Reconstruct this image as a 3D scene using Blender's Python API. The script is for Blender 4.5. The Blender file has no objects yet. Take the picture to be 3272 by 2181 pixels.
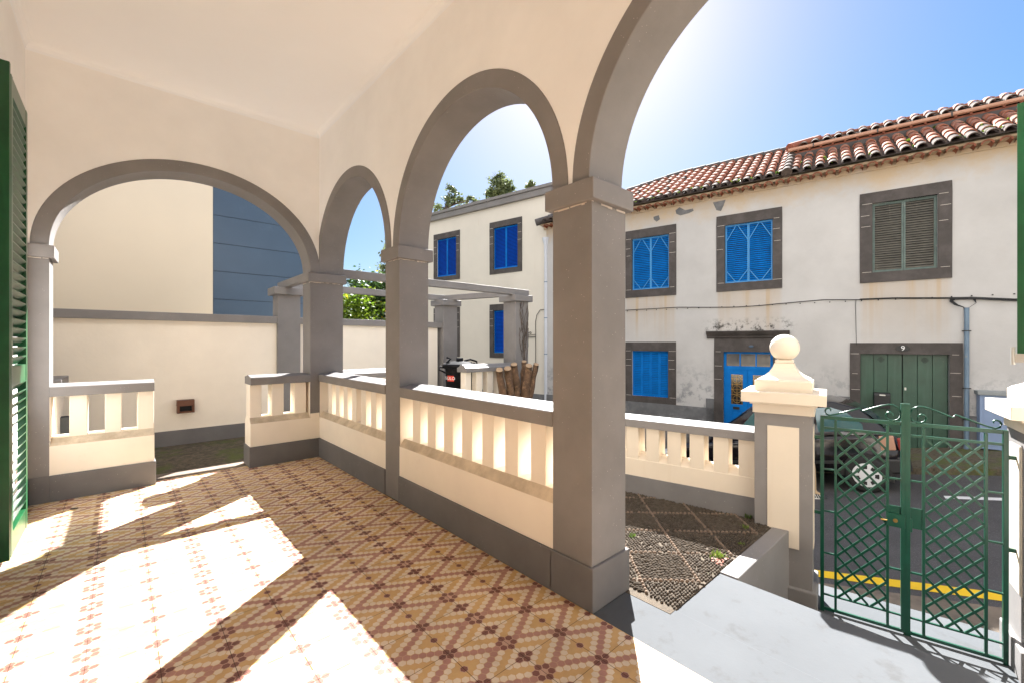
import bpy, bmesh, math, random
from mathutils import Vector, Matrix
R=math.radians
random.seed(7)
scene=bpy.context.scene
COL=scene.collection

# ------------------------------------------------------------------ camera
H=1.45
cam_d=bpy.data.cameras.new('camera'); cam=bpy.data.objects.new('camera',cam_d); COL.objects.link(cam)
cam.location=(0,0,H); cam.rotation_euler=(R(90),0,R(-42.2))
cam_d.sensor_width=36; cam_d.lens=15.16; cam_d.shift_y=0.001; cam_d.clip_start=0.05; cam_d.clip_end=2000
scene.camera=cam

# ------------------------------------------------------------------ light
CLOUD_FILL=5.3; SUN_EL=40.4; SUN_AZ=51.5      # azimuth clockwise from +Y
w=bpy.data.worlds.new('World'); scene.world=w; w.use_nodes=True
nt=w.node_tree; bg=nt.nodes['Background']
sky=nt.nodes.new('ShaderNodeTexSky'); sky.sky_type='NISHITA'; sky.sun_disc=False
sky.sun_elevation=R(SUN_EL); sky.sun_rotation=R(SUN_AZ); sky.air_density=1.0; sky.dust_density=.9; sky.ozone_density=2.4
# the sky's brightness range is compressed a little; bright cloud is added behind the viewer to light the facade
def W_(t,**k):
    x=nt.nodes.new(t)
    for a,b_ in k.items(): setattr(x,a,b_)
    return x
bw=W_('ShaderNodeRGBToBW'); nt.links.new(sky.outputs[0],bw.inputs[0])
pw=W_('ShaderNodeMath',operation='POWER'); nt.links.new(bw.outputs[0],pw.inputs[0]); pw.inputs[1].default_value=-0.45
sc_=W_('ShaderNodeVectorMath',operation='SCALE'); hs=W_('ShaderNodeHueSaturation'); hs.inputs['Saturation'].default_value=1.35; nt.links.new(sky.outputs[0],hs.inputs['Color']); nt.links.new(hs.outputs[0],sc_.inputs[0]); nt.links.new(pw.outputs[0],sc_.inputs[3])
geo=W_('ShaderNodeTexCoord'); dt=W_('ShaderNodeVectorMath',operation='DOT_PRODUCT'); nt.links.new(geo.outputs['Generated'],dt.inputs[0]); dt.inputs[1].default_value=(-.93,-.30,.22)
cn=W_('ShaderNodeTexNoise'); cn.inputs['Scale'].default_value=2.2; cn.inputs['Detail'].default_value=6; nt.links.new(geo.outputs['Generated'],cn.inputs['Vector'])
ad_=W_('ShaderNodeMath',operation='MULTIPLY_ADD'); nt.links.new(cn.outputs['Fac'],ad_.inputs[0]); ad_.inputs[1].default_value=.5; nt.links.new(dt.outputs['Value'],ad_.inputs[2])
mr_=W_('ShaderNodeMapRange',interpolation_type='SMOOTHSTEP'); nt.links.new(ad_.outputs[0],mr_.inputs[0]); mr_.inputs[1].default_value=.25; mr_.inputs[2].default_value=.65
mx=W_('ShaderNodeMixRGB'); nt.links.new(mr_.outputs[0],mx.inputs[0]); nt.links.new(sc_.outputs[0],mx.inputs[1]); mx.inputs[2].default_value=(CLOUD_FILL*1.0,CLOUD_FILL*1.0,CLOUD_FILL*1.0,1)
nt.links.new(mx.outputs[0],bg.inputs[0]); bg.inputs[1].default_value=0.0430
sd=bpy.data.lights.new('sun','SUN'); sd.energy=4.0; sd.angle=R(0.5); sd.color=(1.0,0.99,0.97)
sun=bpy.data.objects.new('sun',sd); COL.objects.link(sun)
dv=Vector((math.sin(R(SUN_AZ))*math.cos(R(SUN_EL)),math.cos(R(SUN_AZ))*math.cos(R(SUN_EL)),math.sin(R(SUN_EL))))
sun.location=dv*30; sun.rotation_euler=dv.to_track_quat('Z','Y').to_euler()
scene.view_settings.view_transform='Standard'; scene.view_settings.look='None'
scene.view_settings.exposure=2.88; scene.view_settings.gamma=1
scene.cycles.max_bounces=10; scene.cycles.diffuse_bounces=7

# ------------------------------------------------------------------ materials
def nodes(name):
    m=bpy.data.materials.new(name); m.use_nodes=True
    n=m.node_tree.nodes; l=m.node_tree.links; b=n['Principled BSDF']
    return m,n,l,b
def coords(n,l,scale=(1,1,1)):
    tc=n.new('ShaderNodeNewGeometry'); mp=n.new('ShaderNodeMapping'); mp.inputs['Scale'].default_value=scale
    l.new(tc.outputs['Position'],mp.inputs['Vector']); return mp.outputs[0]
def noise(n,l,vec,scale,detail=4,rough=.6):
    t=n.new('ShaderNodeTexNoise'); t.inputs['Scale'].default_value=scale; t.inputs['Detail'].default_value=detail
    t.inputs['Roughness'].default_value=rough; l.new(vec,t.inputs['Vector']); return t.outputs['Fac']
def ramp(n,l,fac,p0,p1,c0=(0,0,0,1),c1=(1,1,1,1)):
    r=n.new('ShaderNodeValToRGB'); r.color_ramp.elements[0].position=p0; r.color_ramp.elements[1].position=p1
    r.color_ramp.elements[0].color=c0; r.color_ramp.elements[1].color=c1; l.new(fac,r.inputs[0]); return r.outputs[0]
def mix(n,l,fac,a,b,mode='MIX'):
    x=n.new('ShaderNodeMixRGB'); x.blend_type=mode
    if isinstance(fac,(int,float)): x.inputs[0].default_value=fac
    else: l.new(fac,x.inputs[0])
    for i,v in ((1,a),(2,b)):
        if isinstance(v,tuple): x.inputs[i].default_value=(v[0],v[1],v[2],1)
        else: l.new(v,x.inputs[i])
    return x.outputs[0]
def bump(n,l,b,h,strength,dist=.01):
    x=n.new('ShaderNodeBump'); x.inputs['Strength'].default_value=strength; x.inputs['Distance'].default_value=dist
    l.new(h,x.inputs['Height']); l.new(x.outputs[0],b.inputs['Normal'])
def paint(name,c,rough=.6,var=.12,scale=3,bstr=.15,bscale=60,specks=None,dirt=None,streak=None,metal=0,spec=None):
    m,n,l,b=nodes(name); v=coords(n,l)
    d=tuple(x*(1-var) for x in c); e=tuple(min(1,x*(1+var*.5)) for x in c)
    col=mix(n,l,ramp(n,l,noise(n,l,v,scale,5),.3,.7),d,e)
    if dirt: # (colour, scale, lo, hi)
        col=mix(n,l,ramp(n,l,noise(n,l,v,dirt[1],8,.7),dirt[2],dirt[3]),col,dirt[0])
    if streak:
        vs=coords(n,l,(4.5,4.5,.35))
        col=mix(n,l,ramp(n,l,noise(n,l,vs,streak[1],4),streak[2],streak[3]),col,streak[0])
    if specks:
        t=n.new('ShaderNodeTexVoronoi'); t.inputs['Scale'].default_value=specks[1]; l.new(v,t.inputs['Vector'])
        sp=ramp(n,l,t.outputs['Distance'],specks[2],specks[2]+.02,(1,1,1,1),(0,0,0,1))
        gate=ramp(n,l,noise(n,l,v,1.7,2),.5,.56)
        mm=mix(n,l,1.0,sp,gate,'MULTIPLY')
        col=mix(n,l,mm,col,specks[0])
    l.new(col,b.inputs['Base Color']); b.inputs['Roughness'].default_value=rough; b.inputs['Metallic'].default_value=metal
    if spec is not None: b.inputs['Specular IOR Level'].default_value=spec
    if bstr: bump(n,l,b,noise(n,l,v,bscale,5),bstr,.004)
    return m
M={}
M['cream']=paint('cream_plaster',(.86,.78,.665),.7,.07,1.6,.3,22,dirt=((.62,.47,.32),.9,.62,.95))
M['creamlift']=paint('cream_plaster_shade_lift',(.90,.89,.875),.7,.06,1.6,.3,22,dirt=((.68,.56,.42),.9,.68,.98))  # paler copy of the cream paint, brightens the shaded porch by colour
M['sill']=paint('dusty_cream_sill',(.66,.55,.41),.85,.3,5,.3,40,dirt=((.42,.33,.23),7,.45,.75))
M['ceil']=paint('ceiling_plaster',(.90,.915,.94),.8,.03,.8,.06,40)
M['grey']=paint('grey_trim_paint',(.225,.212,.206),.5,.14,2.5,.12,70,specks=((.7,.66,.6),38,.05),spec=.15)
M['greyd']=paint('grey_plinth_paint',(.168,.162,.162),.6,.16,2.5,.15,60,specks=((.6,.58,.55),30,.045),spec=.15)
M['slab']=paint('grey_floor_paint',(.088,.093,.099),.85,.08,2.0,.15,50,dirt=((.060,.058,.056),5,.55,.80),specks=((.11,.10,.095),60,.05),spec=.12)
M['stonecream']=paint('cream_gate_paint',(.67,.585,.475),.65,.05,2,.12,50,streak=((.6,.5,.38),3,.62,.9))
M['green']=paint('green_gate_paint',(.006,.062,.037),.32,.2,8,.1,90)
M['greensh']=paint('green_shutter_paint',(.010,.085,.030),.3,.3,6,.12,60,streak=((.02,.14,.05),2,.5,.8))
M['brass']=paint('brass',(.62,.38,.12),.3,.1,8,0,metal=1)
M['greenpl']=paint('dark_green_door_paint',(.022,.072,.045),.42,.25,4,.15,40,streak=((.045,.10,.07),3,.5,.8),specks=((.3,.34,.3),26,.05))
M['blue']=paint('blue_shutter_paint',(.004,.17,.56),.55,.18,5,.1,60,spec=.1)
M['blued']=paint('deep_blue_shutter_paint',(.002,.075,.50),.55,.2,5,.1,60,spec=.1)
M['bluelt']=paint('light_blue_iron_paint',(.045,.27,.60),.42,.1,5,0)
M['sage']=paint('grey_green_frame_paint',(.10,.145,.13),.55,.3,7,.1,50,dirt=((.28,.28,.25),9,.6,.75))
M['slatgrey']=paint('weathered_brown_slats',(.135,.125,.105),.65,.25,7,.2,50,streak=((.26,.24,.2),3,.62,.8))
M['basalt']=paint('basalt_stone',(.062,.052,.048),.75,.22,5,.25,80,dirt=((.105,.09,.085),3,.45,.75))
M['mortar']=paint('mortar',(.62,.56,.50),.9,.1,6,.2)
M['facade']=None
M['plinth']=paint('grey_cement_plinth',(.155,.155,.16),.85,.25,4,.4,50,dirt=((.30,.30,.31),3,.52,.8))
M['lhouse']=paint('pale_cream_house_wall',(.72,.66,.57),.75,.05,1.2,.1,30,streak=((.6,.48,.36),2.5,.66,.95))
M['asph']=paint('asphalt',(.066,.061,.062),.9,.25,2.5,1.0,120,dirt=((.12,.115,.115),90,.56,.62),specks=((.2,.2,.2),70,.16))
M['pave']=paint('worn_brown_concrete',(.20,.155,.115),.85,.3,3,.5,60,dirt=((.09,.07,.055),5,.5,.75))
M['yellow']=paint('yellow_road_paint',(.80,.50,.01),.6,.08,6,.3,120,dirt=((.35,.25,.05),14,.66,.78))
M['white']=paint('white_road_paint',(.72,.70,.70),.6,.1,6,.3,120,dirt=((.2,.2,.2),14,.62,.76))
M['nblue']=paint('blue_grey_cladding',(.050,.088,.140),.45,.10,1.5,.05,30,dirt=((.10,.15,.21),.8,.6,.9))
M['nbgap']=paint('dark_cladding_joint',(.02,.03,.045),.6,.1,5,0)
M['ncream']=paint('neighbour_cream_wall',(.78,.67,.51),.75,.04,.8,.08,30)
M['rust']=paint('brown_metal_lamp',(.13,.045,.02),.5,.2,9,.1)
M['dark']=paint('dark_recess',(.012,.012,.013),.8,.1,3,0)
M['tile']=paint('terracotta_tile',(.32,.115,.068),.85,.4,9,.3,40,dirt=((.38,.24,.19),7,.46,.66),specks=((.1,.09,.08),9,.18),spec=.12)
M['tileold']=paint('blackened_terracotta',(.095,.072,.060),.9,.4,9,.4,40,dirt=((.15,.11,.085),7,.55,.7),spec=.1)
M['tileun']=paint('terracotta_underside',(.27,.085,.045),.7,.25,6,.2)
M['peach']=paint('peach_gutter_paint',(.50,.28,.19),.5,.08,4,.05)
M['flash']=paint('dark_roof_mortar',(.09,.08,.078),.85,.4,6,.5,40,dirt=((.28,.24,.22),8,.6,.7))
M['pipeblue']=paint('blue_grey_pipe',(.15,.22,.30),.5,.2,5,.1,40,dirt=((.3,.27,.22),7,.6,.75))
M['pipewhite']=paint('white_pipe',(.60,.62,.68),.45,.08,5,0)
M['wire']=paint('black_cable',(.012,.012,.013),.6,.1,5,0)
M['elec']=paint('blue_grey_cabinet',(.20,.27,.42),.5,.1,2,.05)
M['elecl']=paint('grey_cabinet_lid',(.25,.27,.28),.5,.1,2,.05)
M['binp']=paint('black_bin_plastic',(.014,.014,.017),.75,.2,6,.08,60,dirt=((.04,.036,.034),6,.5,.75),spec=.08)
M['red']=paint('red_label',(.75,.05,.02),.5,.04,6,0)
M['whitel']=paint('white_lettering',(.85,.85,.85),.5,.02,6,0)
M['bark']=paint('brown_bark',(.12,.068,.038),.9,.45,9,.9,24,dirt=((.27,.16,.09),16,.52,.68))
M['cutwood']=paint('cut_wood',(.40,.27,.16),.8,.15,20,.3,60)
M['vine']=paint('dry_vine',(.11,.085,.07),.8,.2,9,.2)
M['trunk']=paint('tree_bark',(.09,.065,.05),.9,.3,5,.5,20)
M['carp']=paint('dark_plum_car_paint',(.008,.006,.008),.10,.1,3,0)
M['carplas']=paint('black_car_plastic',(.012,.012,.013),.5,.1,3,0)
M['tyre']=paint('tyre_rubber',(.012,.012,.012),.8,.1,9,.1)
M['hubcap']=paint('silver_hubcap',(.60,.60,.62),.35,.05,3,0)
M['tail']=paint('red_lamp_plastic',(.25,.03,.025),.2,.05,3,0)
M['amber']=paint('amber_lamp_plastic',(.40,.22,.15),.2,.05,3,0)
M['skin']=paint('skin',(.50,.30,.21),.55,.05,8,0)
M['khaki']=paint('beige_trousers',(.42,.30,.18),.85,.15,12,.3)
M['navy']=paint('navy_cloth',(.03,.035,.06),.85,.15,12,.3)
M['hair']=paint('dark_hair',(.02,.014,.01),.7,.2,30,.3)
M['shoe']=paint('dark_trainer',(.03,.03,.035),.6,.1,20,.1)
M['shoesole']=paint('white_rubber',(.7,.68,.64),.6,.05,20,0)
def glass(name,c,rough=.08):
    m,n,l,b=nodes(name); b.inputs['Base Color'].default_value=(*c,1); b.inputs['Roughness'].default_value=rough
    b.inputs['Specular IOR Level'].default_value=.8; return m
M['glass']=glass('dark_window_glass',(.035,.032,.03))
M['carglass']=glass('green_tinted_car_glass',(.03,.10,.11),.05)
M['steel']=paint('galvanised_steel',(.55,.55,.52),.4,.1,10,0,metal=.6)
# facade: white lime wash with stains
def facade_mat():
    m,n,l,b=nodes('old_limewash'); v=coords(n,l)
    col=mix(n,l,ramp(n,l,noise(n,l,v,1.1,6),.3,.7),(.455,.44,.43),(.545,.53,.52))
    vs=coords(n,l,(3.2,3.2,.16))
    st_=ramp(n,l,noise(n,l,vs,2.2,5),.50,.68)
    sep=n.new('ShaderNodeSeparateXYZ'); l.new(v,sep.inputs[0])
    # rain streaks under the upper sills (z 1.6 .. 2.65)
    mr=n.new('ShaderNodeMapRange'); mr.inputs[1].default_value=1.3; mr.inputs[2].default_value=2.6; l.new(sep.outputs[2],mr.inputs[0])
    mr2=n.new('ShaderNodeMapRange'); mr2.inputs[1].default_value=2.75; mr2.inputs[2].default_value=2.62; l.new(sep.outputs[2],mr2.inputs[0])
    mm=mix(n,l,1.0,mr.outputs[0],mr2.outputs[0],'MULTIPLY'); mm=mix(n,l,1.0,mm,st_,'MULTIPLY')
    dts=n.new('ShaderNodeVectorMath'); dts.operation='DOT_PRODUCT'; dts.inputs[1].default_value=(-math.sin(R(11.46)),math.cos(R(11.46)),0); l.new(v,dts.inputs[0])
    def pulse(src,c,hw,soft):
        a=n.new('ShaderNodeMath'); a.operation='SUBTRACT'; a.inputs[1].default_value=c; l.new(src,a.inputs[0])
        b2=n.new('ShaderNodeMath'); b2.operation='ABSOLUTE'; l.new(a.outputs[0],b2.inputs[0])
        m2=n.new('ShaderNodeMapRange'); m2.inputs[1].default_value=hw+soft; m2.inputs[2].default_value=hw; l.new(b2.outputs[0],m2.inputs[0]); return m2.outputs[0]
    pm=None
    for (c_,h_) in ((3.8,.60),(1.52,.60),(-1.17,.60),(-3.7,.6)):
        q_=pulse(dts.outputs['Value'],c_,h_,.08); pm=q_ if pm is None else mix(n,l,1.0,pm,q_,'ADD')
    wash=mix(n,l,.45,mm,mix(n,l,1.0,mr.outputs[0],mr2.outputs[0],'MULTIPLY'))
    mm=mix(n,l,1.0,wash,pm,'MULTIPLY')
    for c_ in (-.68,-1.66,1.12,3.4,4.15):   # strong runs from the ends of the sills
        q_=mix(n,l,1.0,pulse(dts.outputs['Value'],c_,.015,.035),mix(n,l,1.0,mr.outputs[0],mr2.outputs[0],'MULTIPLY'),'MULTIPLY'); mm=mix(n,l,.6,mm,q_,'ADD')
    col=mix(n,l,mm,col,(.47,.37,.27))
    md=mix(n,l,1.0,pulse(dts.outputs['Value'],1.55,.75,.25),pulse(sep.outputs[2],1.76,.06,.22),'MULTIPLY')
    md=mix(n,l,1.0,md,ramp(n,l,noise(n,l,v,7,10,.8),.50,.58),'MULTIPLY'); col=mix(n,l,md,col,(.06,.055,.05))
    # ochre band of damp beneath the eave
    nz=noise(n,l,v,1.6,7,.7)
    ad=n.new('ShaderNodeMath'); ad.operation='MULTIPLY_ADD'; ad.inputs[1].default_value=1.1; l.new(nz,ad.inputs[0]); l.new(sep.outputs[2],ad.inputs[2])
    band=ramp(n,l,ad.outputs[0],.0,1.0)
    r=n.new('ShaderNodeMapRange'); r.inputs[1].default_value=5.0; r.inputs[2].default_value=5.45; l.new(ad.outputs[0],r.inputs[0])
    col=mix(n,l,r.outputs[0],col,(.52,.40,.27))
    # grey mould near the bottom
    nb=noise(n,l,v,5.0,10,.75)
    r2=n.new('ShaderNodeMapRange'); r2.inputs[1].default_value=1.1; r2.inputs[2].default_value=.1; l.new(sep.outputs[2],r2.inputs[0])
    mb=mix(n,l,1.0,r2.outputs[0],ramp(n,l,nb,.50,.60),'MULTIPLY')
    col=mix(n,l,mb,col,(.26,.26,.27))
    l.new(col,b.inputs['Base Color']); b.inputs['Roughness'].default_value=.85
    bump(n,l,b,noise(n,l,v,14,7),.25,.01)
    return m
M['facade']=facade_mat()
def moss_ground():
    m,n,l,b=nodes('mossy_ground'); v=coords(n,l)
    col=mix(n,l,ramp(n,l,noise(n,l,v,18,8,.7),.35,.7),(.055,.045,.03),(.19,.15,.10))
    col=mix(n,l,ramp(n,l,noise(n,l,v,2.2,6,.7),.50,.62),col,(.10,.115,.03))
    l.new(col,b.inputs['Base Color']); b.inputs['Roughness'].default_value=.95
    bump(n,l,b,noise(n,l,v,40,8,.8),1.0,.03); return m
M['ground']=moss_ground()
def foliage(name,a,c):
    m,n,l,b=nodes(name); oi=n.new('ShaderNodeNewGeometry')
    v=coords(n,l); col=mix(n,l,ramp(n,l,noise(n,l,v,2.0,3),.35,.65),a,c)
    l.new(col,b.inputs['Base Color']); b.inputs['Roughness'].default_value=.55
    tr=n.new('ShaderNodeBsdfTranslucent'); l.new(col,tr.inputs[0]); ms=n.new('ShaderNodeMixShader'); ms.inputs[0].default_value=.38
    out=n['Material Output']; l.new(b.outputs[0],ms.inputs[1]); l.new(tr.outputs[0],ms.inputs[2]); l.new(ms.outputs[0],out.inputs[0]); return m
M['leaf1']=foliage('bright_leaves',(.09,.17,.012),(.20,.27,.02))
M['leaf2']=foliage('dark_leaves',(.025,.06,.015),(.06,.11,.02))
M['leaf3']=foliage('grey_green_leaves',(.09,.12,.05),(.17,.20,.08))
M['flower']=foliage('yellow_blossom',(.6,.42,.02),(.7,.5,.03))
M['weed']=foliage('weed_leaves',(.06,.11,.012),(.12,.17,.02))
# floor tile colours
def tilemat(name,c,fade=.35):
    m,n,l,b=nodes(name); v=coords(n,l)
    g=sum(c)/3
    d=tuple(x*.82 for x in c); e=tuple(x*(1-fade)+ (.46,.36,.26)[i]*fade for i,x in enumerate(c))
    col=mix(n,l,ramp(n,l,noise(n,l,v,2.3,6,.65),.38,.72),c,e)
    col=mix(n,l,ramp(n,l,noise(n,l,v,9,6,.7),.45,.8),col,d)
    col=mix(n,l,ramp(n,l,noise(n,l,v,33,6,.7),.66,.72),col,(.20,.13,.07))
    vm=n.new('ShaderNodeVectorMath'); vm.operation='MULTIPLY_ADD'; vm.inputs[1].default_value=(4,4,0); vm.inputs[2].default_value=(-1.63*4,-1.438*4,0); l.new(v,vm.inputs[0])
    vf=n.new('ShaderNodeVectorMath'); vf.operation='FLOOR'; l.new(vm.outputs[0],vf.inputs[0])
    wn=n.new('ShaderNodeTexWhiteNoise'); l.new(vf.outputs[0],wn.inputs['Vector'])
    tn=ramp(n,l,wn.outputs['Value'],0,1,(.88,.87,.86,1),(1.0,1.0,1.0,1)); col=mix(n,l,1.0,col,tn,'MULTIPLY')
    wr=ramp(n,l,noise(n,l,v,1.3,6,.7),.50,.75,(1,1,1,1),(.88,.84,.78,1)); col=mix(n,l,1.0,col,wr,'MULTIPLY')
    l.new(col,b.inputs['Base Color'])
    rg=n.new('ShaderNodeMapRange'); rg.inputs[3].default_value=.38; rg.inputs[4].default_value=.65; l.new(noise(n,l,v,5,5),rg.inputs[0])
    l.new(rg.outputs[0],b.inputs['Roughness']); b.inputs['Specular IOR Level'].default_value=.18
    bump(n,l,b,noise(n,l,v,25,5),.12,.004); return m
M['tochre']=tilemat('ochre_tile',(.66,.42,.185),.18)
M['tcream']=tilemat('cream_tile',(.79,.65,.48),.25)
M['tpink']=tilemat('rose_tile',(.47,.245,.19),.22)
M['tdark']=tilemat('maroon_tile',(.235,.10,.08),.10)
M['tpale']=tilemat('pale_rose_tile',(.60,.38,.28),.1)
M['tseam']=tilemat('tile_joint',(.055,.03,.018),.12)
def cobble_ground():
    m,n,l,b=nodes('cobble_mortar'); v=coords(n,l)
    col=mix(n,l,ramp(n,l,noise(n,l,v,12,8,.7),.35,.7),(.065,.049,.034),(.12,.09,.06))
    col=mix(n,l,ramp(n,l,noise(n,l,v,3,6,.7),.6,.7),col,(.09,.10,.035))
    l.new(col,b.inputs['Base Color']); b.inputs['Roughness'].default_value=.95; bump(n,l,b,noise(n,l,v,60,6,.8),.8,.01); return m
M['cobm']=cobble_ground()
M['peb']=paint('dark_pebble',(.082,.066,.051),.9,.45,30,.2,60,spec=.08)
M['pebl']=paint('light_pebble',(.19,.14,.105),.9,.3,30,.2,60,spec=.08)

# ------------------------------------------------------------------ mesh helpers
B=R(11.46); MW=Matrix.Identity(4); MS=Matrix.Rotation(B,4,'Z')   # street frame: (t,s,z) -> world
SL=.16                                                          # the street climbs towards -s
KG=.946
MG=Matrix.Translation((0,0,H))@Matrix.Scale(KG,4)@Matrix.Translation((0,0,-H))   # side garden plot
class MB:
    def __init__(s,fr=MW): s.v=[];s.f=[];s.mi=[];s.fr=fr;s.sm=[]
    def add(s,vs,fs,mi=0,smooth=False):
        o=len(s.v); s.v+= [tuple(x) for x in vs]
        for f in fs: s.f.append([i+o for i in f]); s.mi.append(mi); s.sm.append(smooth)
    def box(s,x0,x1,y0,y1,z0,z1,mi=0):
        if x0>x1:x0,x1=x1,x0
        if y0>y1:y0,y1=y1,y0
        if z0>z1:z0,z1=z1,z0
        s.add([(x0,y0,z0),(x1,y0,z0),(x1,y1,z0),(x0,y1,z0),(x0,y0,z1),(x1,y0,z1),(x1,y1,z1),(x0,y1,z1)],
              [(0,3,2,1),(4,5,6,7),(0,1,5,4),(1,2,6,5),(2,3,7,6),(3,0,4,7)],mi); return s
    def hexa(s,p,mi=0): # 8 points bottom4 top4
        s.add(p,[(0,3,2,1),(4,5,6,7),(0,1,5,4),(1,2,6,5),(2,3,7,6),(3,0,4,7)],mi); return s
    def extr(s,prof,a0,a1,axis='y',mi=0,cap=True):
        # prof: list of (p,z) closed polygon ; extruded along axis; p is the other horizontal axis
        n=len(prof)
        def P(a,p,z): return (p,a,z) if axis=='y' else (a,p,z)
        vs=[P(a0,p,z) for p,z in prof]+[P(a1,p,z) for p,z in prof]
        fs=[(i,(i+1)%n,n+(i+1)%n,n+i) for i in range(n)]
        if cap: fs+=[tuple(range(n))[::-1],tuple(range(n,2*n))]
        s.add(vs,fs,mi); return s
    def tube(s,pts,r,n=8,mi=0,cap=True,smooth=True):
        pts=[Vector(p) for p in pts]; rs=r if isinstance(r,(list,tuple)) else [r]*len(pts)
        vs=[];up=Vector((0,0,1))
        for i,p in enumerate(pts):
            d=(pts[min(i+1,len(pts)-1)]-pts[max(i-1,0)]).normalized()
            a=d.cross(up)
            if a.length<.05: a=d.cross(Vector((1,0,0)))
            a.normalize(); b_=d.cross(a).normalized()
            for k in range(n):
                t=2*math.pi*k/n; vs.append(p+a*math.cos(t)*rs[i]+b_*math.sin(t)*rs[i])
        fs=[]
        for i in range(len(pts)-1):
            for k in range(n): fs.append((i*n+k,i*n+(k+1)%n,(i+1)*n+(k+1)%n,(i+1)*n+k))
        s.add(vs,fs,mi,smooth)
        if cap: s.add([vs[k] for k in range(n)],[tuple(range(n))],mi); s.add(vs[-n:],[tuple(range(n))[::-1]],mi)
        return s
    def bar(s,p,q,w,h,mi=0):
        # rectangular bar p->q; w horizontal/perp width, h other
        p=Vector(p);q=Vector(q);d=(q-p).normalized();a=d.cross(Vector((0,0,1)))
        if a.length<.01:a=Vector((1,0,0))
        a.normalize(); b_=a.cross(d).normalized()
        vs=[c+a*sx*w/2+b_*sz*h/2 for c in (p,q) for sx,sz in ((-1,-1),(1,-1),(1,1),(-1,1))]
        s.add(vs,[(0,1,2,3),(7,6,5,4),(0,4,5,1),(1,5,6,2),(2,6,7,3),(3,7,4,0)],mi); return s
    def lathe(s,c,prof,n=32,mi=0,smooth=True,sq=False):
        # prof (r,z) ; c centre
        vs=[]
        for r,z in prof:
            for k in range(n):
                t=2*math.pi*k/n; vs.append((c[0]+r*math.cos(t),c[1]+r*math.sin(t),c[2]+z))
        fs=[(i*n+k,i*n+(k+1)%n,(i+1)*n+(k+1)%n,(i+1)*n+k) for i in range(len(prof)-1) for k in range(n)]
        s.add(vs,fs,mi,smooth); s.add(vs[:n],[tuple(range(n))[::-1]],mi); s.add(vs[-n:],[tuple(range(n))],mi); return s
    def sphere(s,c,r,nu=24,nv=14,mi=0,sc=(1,1,1)):
        vs=[];fs=[]
        for j in range(nv+1):
            ph=math.pi*j/nv
            for i in range(nu):
                t=2*math.pi*i/nu; vs.append((c[0]+r*sc[0]*math.sin(ph)*math.cos(t),c[1]+r*sc[1]*math.sin(ph)*math.sin(t),c[2]+r*sc[2]*math.cos(ph)))
        for j in range(nv):
            for i in range(nu): fs.append((j*nu+i,(j+1)*nu+i,(j+1)*nu+(i+1)%nu,j*nu+(i+1)%nu))
        s.add(vs,fs,mi,True); return s
ORG={}
def build(name,mb,mat,parent=None,bev=0,fixn=True):
    me=bpy.data.meshes.new(name); fr=mb.fr
    vs=[fr@Vector(v) for v in mb.v]
    if parent is None:
        xs=[v.x for v in vs];ys=[v.y for v in vs];zs=[v.z for v in vs]
        org=Vector(((min(xs)+max(xs))/2,(min(ys)+max(ys))/2,min(zs)))
    else: org=ORG[parent.name]
    me.from_pydata([v-org for v in vs],[],mb.f)
    for m in (mat if isinstance(mat,(list,tuple)) else [mat]): me.materials.append(M[m] if isinstance(m,str) else m)
    me.polygons.foreach_set('material_index',mb.mi); me.polygons.foreach_set('use_smooth',mb.sm)
    if fixn:
        bm=bmesh.new(); bm.from_mesh(me); bmesh.ops.remove_doubles(bm,verts=bm.verts,dist=1e-6) if bev else None
        bmesh.ops.recalc_face_normals(bm,faces=bm.faces); bm.to_mesh(me); bm.free()
    me.update()
    o=bpy.data.objects.new(name,me); COL.objects.link(o)
    if parent is None: o.location=org
    else: o.parent=parent
    ORG[o.name]=org
    if bev:
        md=o.modifiers.new('bevel','BEVEL'); md.width=bev; md.segments=2; md.limit_method='ANGLE'; md.angle_limit=R(50)
    return o
def thing(name,loc,label,cat,group=None,fr=MW):
    o=bpy.data.objects.new(name,None); COL.objects.link(o); p=fr@Vector(loc); o.location=p; ORG[o.name]=p
    o.empty_display_size=.2; tag(o,label,cat,group); return o
def tag(o,label,cat,group=None,kind=None):
    if label:o['label']=label
    if cat:o['category']=cat
    if group:o['group']=group
    if kind:o['kind']=kind
    return o
def struct(name,mb,mat,**k):
    o=build(name,mb,mat,**k); o['kind']='structure'; return o

# ================================================================== SETTING
# ground with a sloping street (street frame: t across, s along)
def zr(s,z0=-.92): return z0-SL*max(min(s,14),-14)
g=MB(MS)
tt=[5.22,11.6]; ss=[x*2.0 for x in range(-7,11)]
def sheet(mb,t0,t1,s0,s1,dz,n=1,mi=0):
    vs=[];fs=[]
    for i in range(n+1):
        s_=s0+(s1-s0)*i/n; vs+=[(t0,s_,zr(s_)+dz),(t1,s_,zr(s_)+dz)]
    for i in range(n): fs.append((2*i,2*i+1,2*i+3,2*i+2))
    mb.add(vs,fs,mi); return mb
# far ground plane
gp=MB(); gp.add([(-600,-600,-3.4),(600,-600,-3.4),(600,600,-3.4),(-600,600,-3.4)],[(0,1,2,3)]); struct('ground',gp,'ground')
rd=MB(MS); sheet(rd,5.22,9.75,-13.9,5.0,0,14); sheet(rd,7.4,9.75,5.0,13.9,0,8); struct('road',rd,'asph')
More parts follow.
